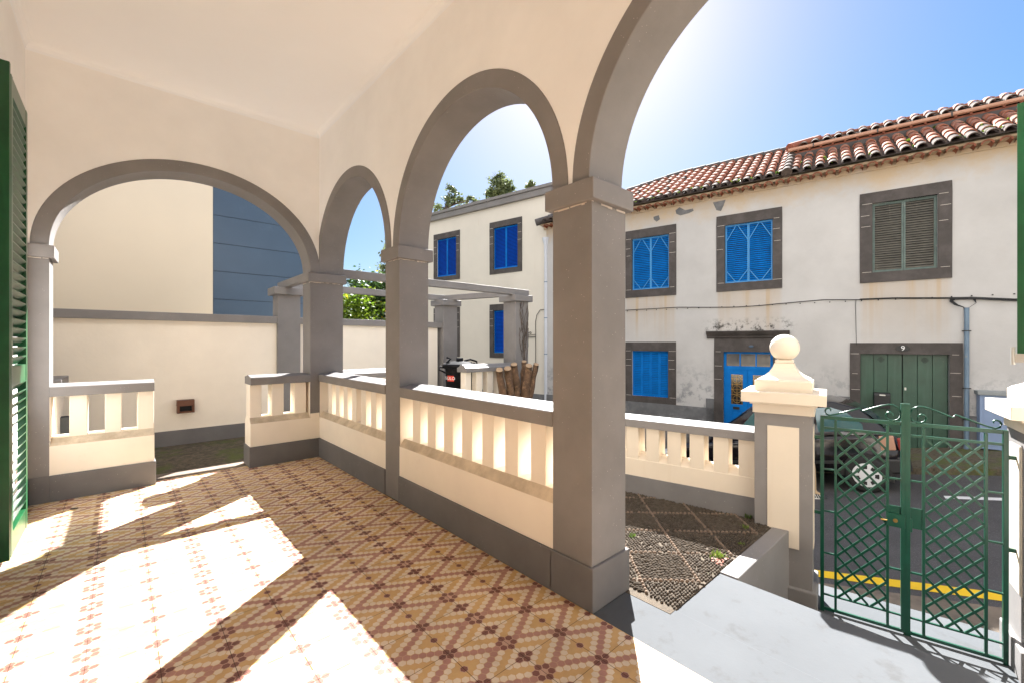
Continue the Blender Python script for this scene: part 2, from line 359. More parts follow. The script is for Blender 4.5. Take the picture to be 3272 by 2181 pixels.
# near pavement + kerb face, slightly raised
pv=MB(MS)
for (t0,t1,s0,s1) in ((4.42,5.24,-13.9,5.0),(7.0,7.42,5.0,13.9)):
    n=8; vs=[];fs=[]
    for i in range(n+1):
        s_=s0+(s1-s0)*i/n; z=zr(s_); vs+=[(t0,s_,z-.8),(t0,s_,z+.012),(t1,s_,z+.012),(t1,s_,z-.3)]
    for i in range(n): a=4*i; fs+=[(a,a+1,a+5,a+4),(a+1,a+2,a+6,a+5),(a+2,a+3,a+7,a+6)]
    pv.add(vs,fs)
struct('pavement',pv,'pave')
yl=MB(MS); sheet(yl,5.385,5.545,-13,4.8,.004,8); tag(struct('yellow_road_line',yl,'yellow'),None,None)
wl=MB(MS)
for k in range(-4,1):
    sheet(wl,8.39,8.52,-1.30+k*2.6-1.3,-1.30+k*2.6,.004,1)
struct('white_road_line',wl,'white')
# far pavement with kerb (mossy)
fp=MB(MS); n=14; vs=[];fs=[]
for i in range(n+1):
    s_=-13.9+27.8*i/n; z=zr(s_); vs+=[(9.74,s_,z-.3),(9.76,s_,z+.10),(9.9,s_,z+.105),(11.6,s_,z+.115),(11.6,s_,z-.4)]
for i in range(n): a=5*i; fs+=[(a+j,a+j+1,a+j+6,a+j+5) for j in range(4)]
fp.add(vs,fs); struct('far_pavement',fp,'ground')

# garden ground (level with the porch) : one sheet with thickness
gd=MB(); gd.hexa([(-14,6.17,-3.3),(5.9,6.17,-3.3),(5.9,14,-3.3),(-14,14,-3.3),(-14,6.17,-.012),(5.9,6.17,-.012),(5.9,14,.28),(-14,14,.28)]); gd.box(3.6,5.9,3.2,6.17,-3.3,-.012)
struct('garden_ground',gd,'ground')
# cobble bed
cb=MB(); cb.box(2.18,4.0,1.142,3.19,-3.3,-.002); cb.box(2.18,3.6,3.19,6.0,-3.3,-.005); struct('cobble_bed',cb,'cobm')
# pebbles: on-edge pebbles with lozenges of pale ones
def wall_near(t): return t
pb=MB()
random.seed(3)
def peb(x,y,ang,a,b_,h,mi):
    ca,sa=math.cos(ang),math.sin(ang); vs=[];N=7
    for (rr,zz) in ((1.0,-.004),(.86,h*.62),(.45,h)):
        for k in range(N):
            t=2*math.pi*k/N; u=a*rr*math.cos(t);v=b_*rr*math.sin(t); vs.append((x+u*ca-v*sa,y+u*sa+v*ca,zz-.004))
    vs.append((x,y,h*1.04-.004))
    fs=[(j*N+k,j*N+(k+1)%N,(j+1)*N+(k+1)%N,(j+1)*N+k) for j in range(2) for k in range(N)]+[(2*N+k,2*N+(k+1)%N,3*N) for k in range(N)]
    pb.add(vs,fs,mi,True)
cB,sB=math.cos(B),math.sin(B)
y=1.152; row=0
while y<4.2:
    x=2.246+(row%2)*.014
    while x<3.95:
        T_=x*cB+y*sB
        if T_<4.04:
            jx=x+random.uniform(-.004,.004); jy=y+random.uniform(-.003,.003)
            q1=(jx+jy-3.77)/.5; q2=(jx-jy-.93)/.49
            d1=abs(q1-round(q1))*.5/1.414; d2=abs(q2-round(q2))*.49/1.414
            if min(d1,d2)<.011:
                pass
            else:
                k=(int(math.floor(q1))+int(math.floor(q2)))%2
                ang=(.25 if k else -.9)+random.uniform(-.3,.3)
                if random.random()>.05: peb(jx,jy,ang,random.uniform(.0135,.0165),random.uniform(.0078,.0095),random.uniform(.010,.016),0)
        x+=.0262
    y+=.0178; row+=1
for k in range(-4,8):
    for (fn,per) in ((0,.5),(1,.49)):
        t=-3.0
        while t<5:
            if fn==0: c=3.77+.5*k; x=c/2+t*.7071; yy=c/2-t*.7071; an=-.785
            else: c=.93+.49*k; x=c/2+t*.7071; yy=-c/2+t*.7071; an=.785
            if 2.25<x<3.95 and 1.165<yy<4.2 and x*cB+yy*sB<4.04 and random.random()>.08:
                peb(x+random.uniform(-.002,.002),yy+random.uniform(-.002,.002),an+random.uniform(-.15,.15),.015,.0105,.018,1)
            t+=.032
tag(build('pebble_paving',pb,['peb','pebl'],fixn=False),'dark river pebbles set on edge with pale diagonal rows',None,None,'stuff')

# porch threshold, landing and steps down to the gate
ld=MB(); ld.box(1.868,2.236,-5.5,1.43,-.5,-.004); ld.box(2.234,2.812,-2.2,1.138,-.9,-.0085); ld.box(-1,1.87,-7,-4.9,-.5,-.004)
for i,zz in enumerate((-.155,-.31,-.465)): ld.box(2.812+.28*i,2.812+.28*(i+1),-2.2,1.04,-.95,zz)
struct('landing_steps',ld,'slab',bev=.004)
gs=MB(); gs.box(3.652,3.95,-2.2,1.04,-1.2,-.62)
gs2=MB(MS); gs2.box(3.70,4.545,-1.02,.14,-1.4,-.617)
struct('gate_landing',gs,'slab'); struct('gate_sill',gs2,'slab',bev=.006)
es=MB(); es.box(-.62,1.9,5.872,6.168,-.6,-.003); struct('garden_threshold',es,'pave',bev=.004)

# ------------------------------------------------------------------ patterned floor
OX,OY=1.63,1.438; HX=.03125; HY=.25/7
def cell(k,u): # k column 0..8, u row distance 0..3.5
    if k==0: return {.5:'d',1.5:'c',2.5:'o',3.5:'d'}[u]
    t={1:{0:'d',1:'p',2:'c',3:'o'},2:{.5:'c',1.5:'p',2.5:'c',3.5:'o'},3:{0:'o',1:'c',2:'p',3:'c'},4:{.5:'o',1.5:'c',2.5:'p',3.5:'c'},
       5:{0:'c',1:'o',2:'c',3:'p'},6:{.5:'c',1.5:'o',2.5:'c',3.5:'p'},7:{0:'d',1:'c',2:'o',3:'d'},8:{.5:'d',1.5:'c',2.5:'d',3.5:'q'}}
    return t[k][u]
fl=MB(); FX0,FX1,FY0,FY1=-.65,1.869,-4.9,5.873
fl.add([(FX0,FY0,0),(FX1,FY0,0),(FX1,FY1,0),(FX0,FY1,0)],[(0,1,2,3)],0)
def hexp(cx,cy,sc,z,mi):
    rx=HX*2/3*sc; vs=[]
    for k in range(6):
        t=math.pi/3*k; vs.append((min(max(cx+rx*math.cos(t),FX0),FX1),min(max(cy+HY/2/.866*math.sin(t)*sc,FY0),FY1),z))
    fl.add(vs,[(0,1,2,3,4,5)],mi)
c0=math.floor((FX0-OX)/HX); c1=math.ceil((FX1-OX)/HX)
mid={'o':0,'c':1,'p':2,'d':3,'q':4}
for c in range(c0,c1+1):
    cx=OX+c*HX
    if cx<FX0+.01 or cx>FX1-.004: continue
    k=abs(((c+8)%16)-8)
    off=.5 if k%2==0 else 0
    for r in range(math.floor((FY0-OY)/HY),math.ceil((FY1-OY)/HY)+1):
        u=r+off; cy=OY+u*HY
        if cy<FY0+.01 or cy>FY1-.01: continue
        uu=u%7; uu=min(uu,7-uu); ty=cell(k,uu)
        if ty=='o': continue
        if ty in 'dp': hexp(cx,cy,1.04 if ty=='d' else .985,.0004,4)
        hexp(cx,cy,.86 if ty=='d' else (.90 if ty=='c' else .93),.0008,mid[ty])
for i in range(-12,4):
    x=OX+i*.25
    if FX0<x<FX1: fl.add([(x-.0012,FY0,.0012),(x+.0012,FY0,.0012),(x+.0012,FY1,.0012),(x-.0012,FY1,.0012)],[(0,1,2,3)],5)
for j in range(-26,20):
    y=OY+j*.25
    if FY0<y<FY1: fl.add([(FX0,y-.0011,.0012),(FX1,y-.0011,.0012),(FX1,y+.0011,.0012),(FX0,y+.0011,.0012)],[(0,1,2,3)],5)
struct('porch_floor',fl,['tochre','tcream','tpink','tdark','tpale','tseam'],fixn=False)

# ================================================================== PORCH HOUSE
house=thing('porch_house',(-.4,3,0),'cream house porch with grey arches and low balustrade around a patterned tile floor','house')
X0,X1=1.88,2.18; Y0,Y1=5.74,6.04; ZS=2.33; ZT=4.12
def ring_pts(c,rw,rh,n): return [(c-rw*math.cos(math.pi*i/n),ZS+rh*math.sin(math.pi*i/n)) for i in range(n+1)]
def arch_wall(axis,p0,p1,a0,a1,arches,ztop):
    mb=MB()
    def P(a,p,z): return (p,a,z) if axis=='y' else (a,p,z)
    cur=a0
    for (c,rw,rh) in arches:
        rw+=.06; rh+=.06
        if c-rw>cur: mb.box(*( (p0,p1,cur,c-rw) if axis=='y' else (cur,c-rw,p0,p1)),ZS,ztop)
        pts=ring_pts(c,rw,rh,40)
        for (aa,za),(ab,zb) in zip(pts[:-1],pts[1:]):
            aa=max(aa,a0);ab=min(ab,a1)
            if ab-aa<1e-4: continue
            mb.add([P(aa,p0,za),P(ab,p0,zb),P(ab,p0,ztop),P(aa,p0,ztop),P(aa,p1,za),P(ab,p1,zb),P(ab,p1,ztop),P(aa,p1,ztop)],
                   [(0,1,2,3),(7,6,5,4),(3,2,6,7),(0,4,5,1)])
        cur=c+rw
    if cur<a1: mb.box(*((p0,p1,cur,a1) if axis=='y' else (cur,a1,p0,p1)),ZS,ztop)
    return mb
def arch_band(axis,p0,p1,c,rw,rh,wd=.12):
    mb=MB(); n=64
    def P(a,p,z): return (p,a,z) if axis=='y' else (a,p,z)
    i_=ring_pts(c,rw,rh,n); o_=ring_pts(c,rw+wd,rh+wd,n); q0,q1=p0-.006,p1+.006
    vs=[]
    for (ai,zi),(ao,zo) in zip(i_,o_): vs+=[P(ai,q0,zi),P(ao,q0,zo),P(ao,q1,zo),P(ai,q1,zi)]
    fs=[]
    for k in range(n):
        a=4*k
        for j in range(4): fs.append((a+j,a+(j+1)%4,a+4+(j+1)%4,a+4+j))
    fs+=[(0,1,2,3),(4*n+3,4*n+2,4*n+1,4*n)]
    mb.add(vs,fs); return mb
CY=[4.807,2.66,.503,-1.65,-3.8]  # rear arches unseen; porch lengthened so sun bounces onto the ceiling
build('arcade_wall',arch_wall('y',X0,X1,-5.0,Y1,[(c,.93,.93) if c>4 else (c,.945,.94) for c in sorted(CY)],ZT+.4),'creamlift',house)
build('end_wall',arch_wall('x',Y0,Y1,-.65,X0,[(.643,1.127,.93)],ZT+.4),'creamlift',house)
for c in CY: build('arch_surround',arch_band('y',X0,X1,c,.93 if c>4 else .943,.93 if c>4 else .94),'grey',house,bev=.006)
build('arch_surround',arch_band('x',Y0,Y1,.643,1.127,.93),'grey',house,bev=.006)
# ceiling with a soft cove
ce=MB(); ce.box(-.7,X1,-5.0,Y1,ZT,ZT+.38); build('ceiling',ce,'ceil',house)
build('end_wall',arch_wall('x',-5.0,-4.7,-.65,X1,[(.643,1.127,.93)],ZT+.4),'creamlift',house)  # unseen rear end, opened with an arch to let light in
build('arch_surround',arch_band('x',-5.0,-4.7,.643,1.127,.93),'grey',house,bev=.006)
cv=MB(); rr=.07
def cove(a0,a1,axis,p,sg):
    prof=[(p,ZT),(p,ZT-rr)]+[(p+sg*(rr-rr*math.cos(t)),ZT-rr+rr*math.sin(t)) for t in (R(20),R(45),R(70))]+[(p+sg*rr,ZT)]
    cv.extr(prof,a0,a1,axis)
cove(-.63,X0,'x',Y0,-1); cove(-4.7,Y0,'y',X0,-1); cove(-4.7,Y0,'y',-.63,1)
build('cove_moulding',cv,'ceil',house)
# roof mass above so that the sun comes only through the arches
rf=MB(); rf.box(-6,2.5,-8,6.3,ZT+.5,ZT+.62); build('roof',rf,'tile',house)
# house side wall with the shuttered door opening
hw=MB(); hw.box(-.9,-.63,4.24,Y1,0,ZT+.4); hw.box(-.9,-.63,2.9,4.24,3.3,ZT+.4); hw.box(-.9,-.63,-5.0,2.9,0,ZT+.4); 
hw.box(-6,-.9,6.0,6.04,0,ZT+.4)
build('house_wall',hw,'creamlift',house)
hp=MB(); hp.box(-.628,-.610,4.99,Y0,0,.24); hp.box(-.628,-.61,-4.7,2.9,0,.24); build('skirting',hp,'greyd',house)
hd=MB(); hd.box(-.86,-.80,2.9,4.24,0,3.3); hdoor=build('door',hd,'greensh',house)
# pillars
def pillar(x0,x1,y0,y1,face=None,zb=0):
    mb=MB(); mb.box(x0,x1,y0,y1,0,2.216)
    # chipped mortar line under the capital
    ch=mb; q=.0025
    for (ax0,ax1,ay0,ay1,dx,dy) in ((x0-q,x0+.001,y0,y1,0,1),(x0,x1,y0-q,y0+.001,1,0)):
        L=(ax1-ax0) if dx else (ay1-ay0); t=0
        while t<L-.02:
            w_=random.uniform(.01,.05)
            if random.random()<.75:
                h_=random.uniform(.003,.012)
                if dx: ch.box(ax0+t,min(ax0+t+w_,ax1),ay0,ay1,2.214-h_,2.214,1)
                else: ch.box(ax0,ax1,ay0+t,min(ay0+t+w_,ay1),2.214-h_,2.214,1)
            t+=w_
    p=build('pillar',mb,['grey','mortar'],house)
    c=MB(); e=.035; c.box(x0-e,x1+e,y0-e,y1+e,2.215,2.33); build('capital',c,'grey',p,bev=.006)
    return p
P3=pillar(X0,X1+.02,1.433,1.715); P2=pillar(X0,X1,3.600,3.877); P1=pillar(1.77,X1,Y0,Y1); PL=pillar(-.63,-.484,Y0,Y1)
P5=pillar(1.77,X1,-5.0,-4.7); P6=pillar(-.63,-.484,-5.0,-4.7); P7=pillar(X0,X1,-2.87,-2.58)
P4=pillar(X0,X1+.02,-.71,-.44)
b3=MB(); b3.box(X0-.015,X1+.04,1.416,1.73,0,.24); build('plinth',b3,'greyd',P3,bev=.005)
b4=MB(); b4.box(X0-.015,X1+.04,-.73,-.425,0,.24); build('plinth',b4,'greyd',P4,bev=.005)
bl=MB(); bl.box(-.605,-.484,Y0-.012,Y0+.01,0,.24); build('plinth',bl,'greyd',PL)
# cream jambs below the rail, beside the balusters
for q_ in ((X0+.006,X1-.01,3.594,3.602),(X0+.006,X1-.01,1.713,1.719),(X0+.006,X1-.01,3.875,3.881),(X0+.004,X1-.01,Y0-.004,Y0+.004),(-.486,-.478,Y0+.006,Y1-.01),(1.764,1.772,Y0+.006,Y1-.01)):
    jm=MB(); jm.box(*q_,.24,.955); build('cream_jamb',jm,'cream',house)
def rail_prof(p0,p1,sg=1):
    w_=p1-p0
    q=[(0,.957),(0,1.042),(.02,1.048),(.16,1.051),(.26,1.056),(.38,1.066),(.5,1.070),(.62,1.066),(.74,1.056),(.84,1.051),(.98,1.048),(1,1.042),(1,.957)]
    return [(p0+w_*a,z) for a,z in q]
def balustrade(axis,a0,a1,bars,p0,p1,openends=(False,False),corner=None):
    L=lambda *z: z
    o=MB(); prof=[(p0,0.0),(p0,.507),(p0+.05,.572),(p1-.05,.572),(p1,.507),(p1,0)]
    o.extr(prof,a0,a1,axis); o.mi[1]=1; o.mi[3]=1; par=build('balustrade',o,['cream','sill'],house)
    r=MB(); r.extr(rail_prof(p0-.012,p1+.012),a0-.0,a1+.0,axis); build('handrail',r,'grey',par,bev=.004)
    for (u,v) in bars:
        m=MB(); 
        if axis=='y': m.box(p0+.05,p1-.05,u,v,.565,.960)
        else: m.box(u,v,p0+.05,p1-.05,.565,.960)
        build('baluster',m,'cream',par,bev=.006)
    bs=MB()
    e0=a0 if not openends[0] else a0-.012; e1=a1 if not openends[1] else a1+.012
    if axis=='y': bs.box(p0-.015,p0+.01,e0,e1,0,.24); bs.box(p1-.01,p1+.015,e0,e1,0,.24)
    else: bs.box(e0,e1,p0-.015,p0+.01,0,.24); bs.box(e0,e1,p1-.01,p1+.015,0,.24)
    if openends[0]: bs.box(*( (p0-.013,p1+.013,e0,e0+.014) if axis=='y' else (e0,e0+.014,p0-.013,p1+.013)),0,.239)
    if openends[1]: bs.box(*( (p0-.013,p1+.013,e1-.014,e1) if axis=='y' else (e1-.014,e1,p0-.013,p1+.013)),0,.239)
    build('plinth',bs,'greyd',par,bev=.004)
    return par
balustrade('y',1.715,3.600,[(1.823+.2497*i,1.953+.2497*i) for i in range(7)],X0,X1)
balustrade('y',3.877,Y0,[(3.945+.2497*i,4.072+.2497*i) for i in range(7)],X0,X1)
balustrade('x',-.484,.254,[(-.36,-.238),(-.117,.006),(.124,.252)],Y0,Y1,(False,True))
balustrade('x',1.112,1.77,[(1.114,1.236),(1.346,1.478),(1.602,1.735)],Y0,Y1,(True,False))
ls=MB(); ls.box(1.77,X0,Y0-.002,Y0+.05,0,.56); ls.box(1.77,1.9,Y0-.016,Y0+.01,0,.24); build('corner_panel',ls,'cream',house)
cs=MB(); cs.box(1.765,X0,Y0-.018,Y0-.003,0,.24); build('plinth',cs,'greyd',house)
# ---- louvred door shutter on the left (flat leaf + folded leaf)
def louvre_leaf(root,pname,mat,fr_fn,wid,z0,z1,rails,st=.055,th=.04,pitch=.05,ang=38,slat=None,slatmat=None,sth=.009):
    """fr_fn(u,v,z)->coords : u along leaf width, v through thickness"""
    f=MB()
    def bx(mb,u0,u1,v0,v1,za,zb): mb.hexa([fr_fn(*p) for p in ((u0,v0,za),(u1,v0,za),(u1,v1,za),(u0,v1,za),(u0,v0,zb),(u1,v0,zb),(u1,v1,zb),(u0,v1,zb))])
    bx(f,0,st,0,th,z0,z1); bx(f,wid-st,wid,0,th,z0,z1)
    zz=sorted(rails)
    for (a,b_) in zz: bx(f,st,wid-st,.002,th-.002,a,b_)
    lf=build(pname,f,mat,root,bev=.002)
    s_=MB(); c,sn=math.cos(R(ang)),math.sin(R(ang)); dep=th*.95/ max(.3,c)
    for (a,b_),(c2,d2) in zip(zz[:-1],zz[1:]):
        lo,hi=b_,c2; n=max(1,int((hi-lo)/pitch)); p=(hi-lo)/n
        for i in range(n):
            zc=lo+p*(i+.5); h=dep*sn/2; v0,v1=th*.02,th*.98
            s_.hexa([fr_fn(*q) for q in ((st,v0,zc-h),(wid-st,v0,zc-h),(wid-st,v1,zc+h),(st,v1,zc+h),(st,v0,zc-h+sth),(wid-st,v0,zc-h+sth),(wid-st,v1,zc+h+sth),(st,v1,zc+h+sth))])
    build('louvres',s_,slatmat or mat,lf)
    return lf
# leaf in plane X=-.53 from Y 4.27 to 4.95 ; slats fall towards the room side
lv=louvre_leaf(house,'door_shutter','greensh',lambda u,v,z:(-.53-v,4.275+u,z),.66,.05,3.20,[(.05,.20),(1.17,1.29),(3.08,3.20)],st=.06,th=.045,pitch=.062,ang=-50)
fo=MB(); fo.box(-.63,-.532,4.235,4.27,.045,3.26); build('folded_shutter_leaf',fo,'greensh',house,bev=.003)
hg=MB(); hg.box(-.60,-.585,4.955,5.02,1.12,1.30); hg.tube([(-.59,4.99,1.10),(-.59,4.99,1.32)],.012,8); build('shutter_latch',hg,'steel',house)
# unseen wing wall, lengthened to bounce sun onto the pillars; its opened shutter
wg=MB(); wg.box(2.2,3.55,-3.2,-.62,-1.2,ZT+.4); build('wing_wall',wg,'cream',house)
d=Vector((.14,.54,0)).normalized(); nrm=Vector((d.y,-d.x,0))
hx=Vector((3.025,-.09,0))-d*.52
def rs(u,v,z): p=hx+d*u+nrm*v; return (p.x,p.y,z)
louvre_leaf(house,'window_shutter','greensh',rs,.52,1.36,2.535,[(1.36,1.43),(1.78,1.84),(2.46,2.535)],st=.055,th=.035,pitch=.052,ang=-40)
hb=MB(); q=[rs(.50,-.006,1.37),rs(.54,-.006,1.37)]; hb.hexa([rs(.47,-.012,1.36),rs(.535,-.012,1.36),rs(.535,0,1.36),rs(.47,0,1.36),rs(.47,-.012,1.40),rs(.535,-.012,1.40),rs(.535,0,1.40),rs(.47,0,1.40)]); hb.tube([rs(.53,-.01,1.35),rs(.53,-.01,1.43)],.007,8)
build('shutter_hinge',hb,'steel',house)

# ================================================================== GARDEN BEHIND
bw=thing('garden_wall',(1,8.05,-.03),'tall cream garden wall with grey coping behind the porch','wall',fr=MG)
m=MB(MG); m.box(-6,5.05,7.96,8.16,-.3,1.77); build('wall',m,'cream',bw)
m=MB(MG); m.box(-6,1.93,7.90,8.22,1.762,1.878); m.box(2.25,5.14,7.90,8.22,1.762,1.878); build('coping',m,'grey',bw,bev=.006)
m=MB(MG); m.box(-6,5.06,7.945,7.962,-.3,.175); build('plinth',m,'greyd',bw)
wlp=thing('wall_lamp',(.7,7.9,.5),'small brown box lamp on the cream garden wall','wall lamp',fr=MG)
m=MB(MG); m.box(.60,.806,7.86,7.96,.53,.615); m.box(.60,.63,7.86,7.96,.425,.53); m.box(.776,.806,7.86,7.96,.425,.53); m.box(.63,.776,7.875,7.96,.425,.45); build('housing',m,'rust',wlp,bev=.003)
m=MB(MG); m.box(.63,.776,7.93,7.958,.45,.53); build('recess',m,'dark',wlp)
# side stair with a small capped wall
sw=thing('stair_wall',(-.7,7.0,-.03),'low capped wall beside white garden steps at far left','wall',fr=MG)
m=MB(MG); m.box(-.62,-.50,6.5,7.3,-.03,.98); build('wall',m,'cream',sw)
m=MB(MG); m.box(-.66,-.46,6.5,7.32,.98,1.065); build('coping',m,'grey',sw,bev=.006)
m=MB(MG)
for i in range(5): m.box(-.50,-.30,6.9+.14*i,7.04+.14*i,-.03,.62-.13*i)
build('stair_flank',m,'slab',sw)
# neighbour building
nb=thing('neighbour_building',(0,11,-.1),'tall windowless cream building with blue grey cladding behind the garden wall','building')
m=MB(); m.box(-9,1.177,9.0,15,-.4,8.5); build('wall',m,'ncream',nb)
m=MB(); 
zs=[-.4,1.23,1.715,2.20,2.685,3.17,3.655,4.14,4.625,5.11,8.4]
for a,b_ in zip(zs[:-1],zs[1:]): m.box(1.182,3.12,9.0-.002,9.3,a+.004,b_-.004)
build('cladding',m,'nblue',nb,bev=.002)
m=MB(); m.box(1.18,3.11,9.01,14.9,-.4,8.39); build('cladding_joint',m,'nbgap',nb)

# ---- pergola
pg=thing('pergola',(4,7,-.03),'grey concrete pergola with square posts and open beams in the side garden','pergola',fr=MG)
def post(x0,x1,y0,y1):
    m=MB(MG); m.box(x0,x1,y0,y1,-.3,2.245); p=build('post',m,'grey',pg,bev=.005)
    c=MB(MG); c.box(x0-.065,x1+.065,y0-.065,y1+.065,2.243,2.365); build('capital',c,'grey',p,bev=.006)
post(1.92,2.27,7.885,8.2); post(5.13,5.49,7.85,8.2); post(5.62,5.965,6.10,6.45)
def beam(p,q,wd=.11,z0=2.366,z1=2.48):
    m=MB(MG); m.bar((p[0],p[1],(z0+z1)/2),(q[0],q[1],(z0+z1)/2),wd,z1-z0); build('beam',m,'grey',pg,bev=.004)
beam((2.07,8.3),(2.07,6.39)); beam((2.31,6.165),(6.0,6.165)); beam((2.19,8.06),(5.45,8.06)); beam((5.80,6.24),(5.30,8.12))
lw=thing('low_balustrade_wall',(4.9,6.2,-.03),'short cream balustrade wall with grey coping beside the black bin','balustrade',fr=MG)
def lowwall(root,x0,x1):
    m=MB(MG); m.box(x0+.02,x1,6.14,6.30,-.3,.5); build('parapet',m,'cream',root)
    m=MB(MG); m.extr([(6.08,.93),(6.08,1.005),(6.13,1.02),(6.17,1.055),(6.22,1.065),(6.27,1.055),(6.31,1.02),(6.36,1.005),(6.36,.93)],x0,x1,'x'); build('coping',m,'grey',root,bev=.005)
    n=max(1,int((x1-x0)/.25)); 
    for i in range(n+1):
        a=x0+.03+i*.25
        if a+.1<x1: m=MB(MG); m.box(a,min(a+.13,x1),6.15,6.29,.5,.932); build('baluster',m,'cream',root,bev=.006)
lowwall(lw,4.44,5.62)
lw2=thing('low_balustrade_wall',(2.9,6.2,-.03),'low balustrade wall with sunlit coping seen between the two nearer porch pillars','balustrade',fr=MG); lowwall(lw2,2.31,3.6)
# vine on the pergola post
vn=MB(MG); random.seed(11)
for k in range(16):
    y_=6.09; x=5.80+random.uniform(-.05,.10); z=1.0+random.uniform(0,.7); pts=[]
    for i in range(9):
        pts.append((min(max(x,5.70),5.95),6.083+random.uniform(-.006,.004),z)); x+=random.uniform(-.035,.04); z+=random.uniform(.03,.13)
        if z>2.4: break
    if len(pts)>2: vn.tube(pts,random.uniform(.003,.007),5)
vn.tube([(5.80,6.08,-.03),(5.82,6.08,.5),(5.78,6.08,.9),(5.84,6.08,1.2),(5.80,6.08,1.5)],.012,6)
tag(build('dry_vine',vn,'vine'),'bare dry vine stems climbing the pergola post','vine')

# ---- bin
bc=(4.80,6.78)
bn=thing('waste_bin',(bc[0],bc[1],-.05),'round black plastic waste bin with lid and red label','bin',fr=MG)
m=MB(MG); m.lathe((bc[0],bc[1],-.03),[(.22,-.06),(.23,-.04),(.275,.98),(.295,.99),(.295,1.03),(.28,1.03)],36); build('body',m,'binp',bn)
m=MB(MG); m.lathe((bc[0],bc[1],-.03),[(.305,1.02),(.33,1.035),(.33,1.065),(.29,1.09),(.24,1.095),(.22,1.115),(.05,1.13)],36); ld_=build('lid',m,'binp',bn)
m=MB(MG); m.box(bc[0]-.05,bc[0]+.05,bc[1]-.05,bc[1]+.05,1.10,1.165); build('lid_knob',m,'binp',ld_,bev=.01)
dL=Vector((-.741,.672,0)); 
def bp(u,v,z): # u left/right as seen, v towards camera
    rgt=Vector((.816,-.577,0)); fw=Vector((-.577,-.816,0)); p=Vector((bc[0],bc[1],0))+rgt*u+fw*v; return (p.x,p.y,z)
m=MB(MG); m.tube([bp(-.23,0,.96),bp(-.38,.0,1.0),bp(-.385,0,.94),bp(-.24,0,.86)],.016,8); build('handle',m,'binp',bn); m=MB(MG); m.tube([bp(-.26,.05,1.06),bp(-.17,.05,1.15),bp(-.25,.05,1.17)],.02,8); build('handle',m,'binp',bn); m=MB(MG); m.tube([bp(.08,0,1.10),bp(.2,0,1.13),bp(.32,0,1.09),bp(.33,0,1.03)],.018,8); build('handle',m,'binp',bn)
m=MB(MG); nn=8
vs=[];fs=[]
for i in range(nn+1):
    u=-.266+.155*i/nn
    for z in (.735,.838):
        rr_=.275+ (z-.95)*.044; v=math.sqrt(max(0,(rr_+.004)**2-u*u)) if abs(u)<rr_ else 0
        vs.append(bp(u*.98,v,z))
for i in range(nn): fs.append((2*i,2*i+2,2*i+3,2*i+1))
m.add(vs,fs); lab=build('label',m,'red',bn,fixn=False)
def text_mesh(txt,size,fn,name,mat,parent,ext=.002,align='CENTER',res=4,fr=MW,off=.012):
    cu=bpy.data.curves.new(name,'FONT'); cu.body=txt; cu.size=size; cu.align_x=align; cu.align_y='CENTER'; cu.extrude=ext; cu.resolution_u=res; cu.offset=size*off
    to=bpy.data.objects.new('t',cu); COL.objects.link(to); bpy.context.view_layer.update()
    me=bpy.data.meshes.new_from_object(to.evaluated_get(bpy.context.evaluated_depsgraph_get())); bpy.data.objects.remove(to)
    mb=MB(fr); mb.v=[fn(*v.co) for v in me.vertices]; 
    for p in me.polygons: mb.f.append(list(p.vertices)); mb.mi.append(0); mb.sm.append(False)
    return build(name,mb,mat,parent)
def lf(u,y,z):
    uu=-.185+u; zz=.786+y; rr_=.275+(zz-.95)*.044+.006; v=math.sqrt(max(0.0004,rr_**2-uu*uu)); return bp(uu*.98,v+z,zz)
text_mesh('SULO',.078,lf,'lettering','whitel',lab,fr=MG)

# ---- pollarded stump
ps=thing('pruned_tree',(5.55,5.75,-.03),'pruned tree stump with six sawn brown stems in front of the balustrade wall','tree',fr=MG)
m=MB(MG); 
def stem(p,q,r0,r1,fork=None):
    p=Vector(p);q=Vector(q); pts=[];rs_=[]
    for i in range(8):
        t=i/7; pts.append(p.lerp(q,t)+Vector((random.uniform(-.012,.012),random.uniform(-.012,.012),0))); rs_.append((r0+(r1-r0)*t)*random.uniform(.92,1.1))
    ddc=(pts[-1]-pts[-2]).normalized()+Vector((-.58,-.8,.25))*.8; pts.append(pts[-1]+ddc.normalized()*.025); rs_.append(r1)
    mb=MB(MG); mb.tube(pts,rs_,14); o=build('stem',mb,'bark',ps)
    dd=(pts[-1]-pts[-2]).normalized(); c=MB(MG); c.tube([pts[-1]-dd*.002,pts[-1]+dd*.006],[r1*.93,r1*.9],14); build('cut_face',c,'cutwood',o)
k=.93
m.tube([(5.38,5.62,-.2),(5.38,5.62,.30),(5.36,5.62,.48)],[.19,.15,.14],16)
build('trunk',m,'bark',ps)
stem((5.00,5.68,.15),(4.83,5.66,.965),.075,.066); stem((5.16,5.66,.2),(5.02,5.64,.98),.075,.066)
stem((5.30,5.66,.35),(5.23,5.72,1.04),.072,.062); stem((5.38,5.6,.38),(5.42,5.52,1.02),.085,.064)
stem((5.42,5.66,.4),(5.50,5.74,1.08),.07,.05); stem((5.46,5.6,.38),(5.62,5.55,1.035),.075,.052)
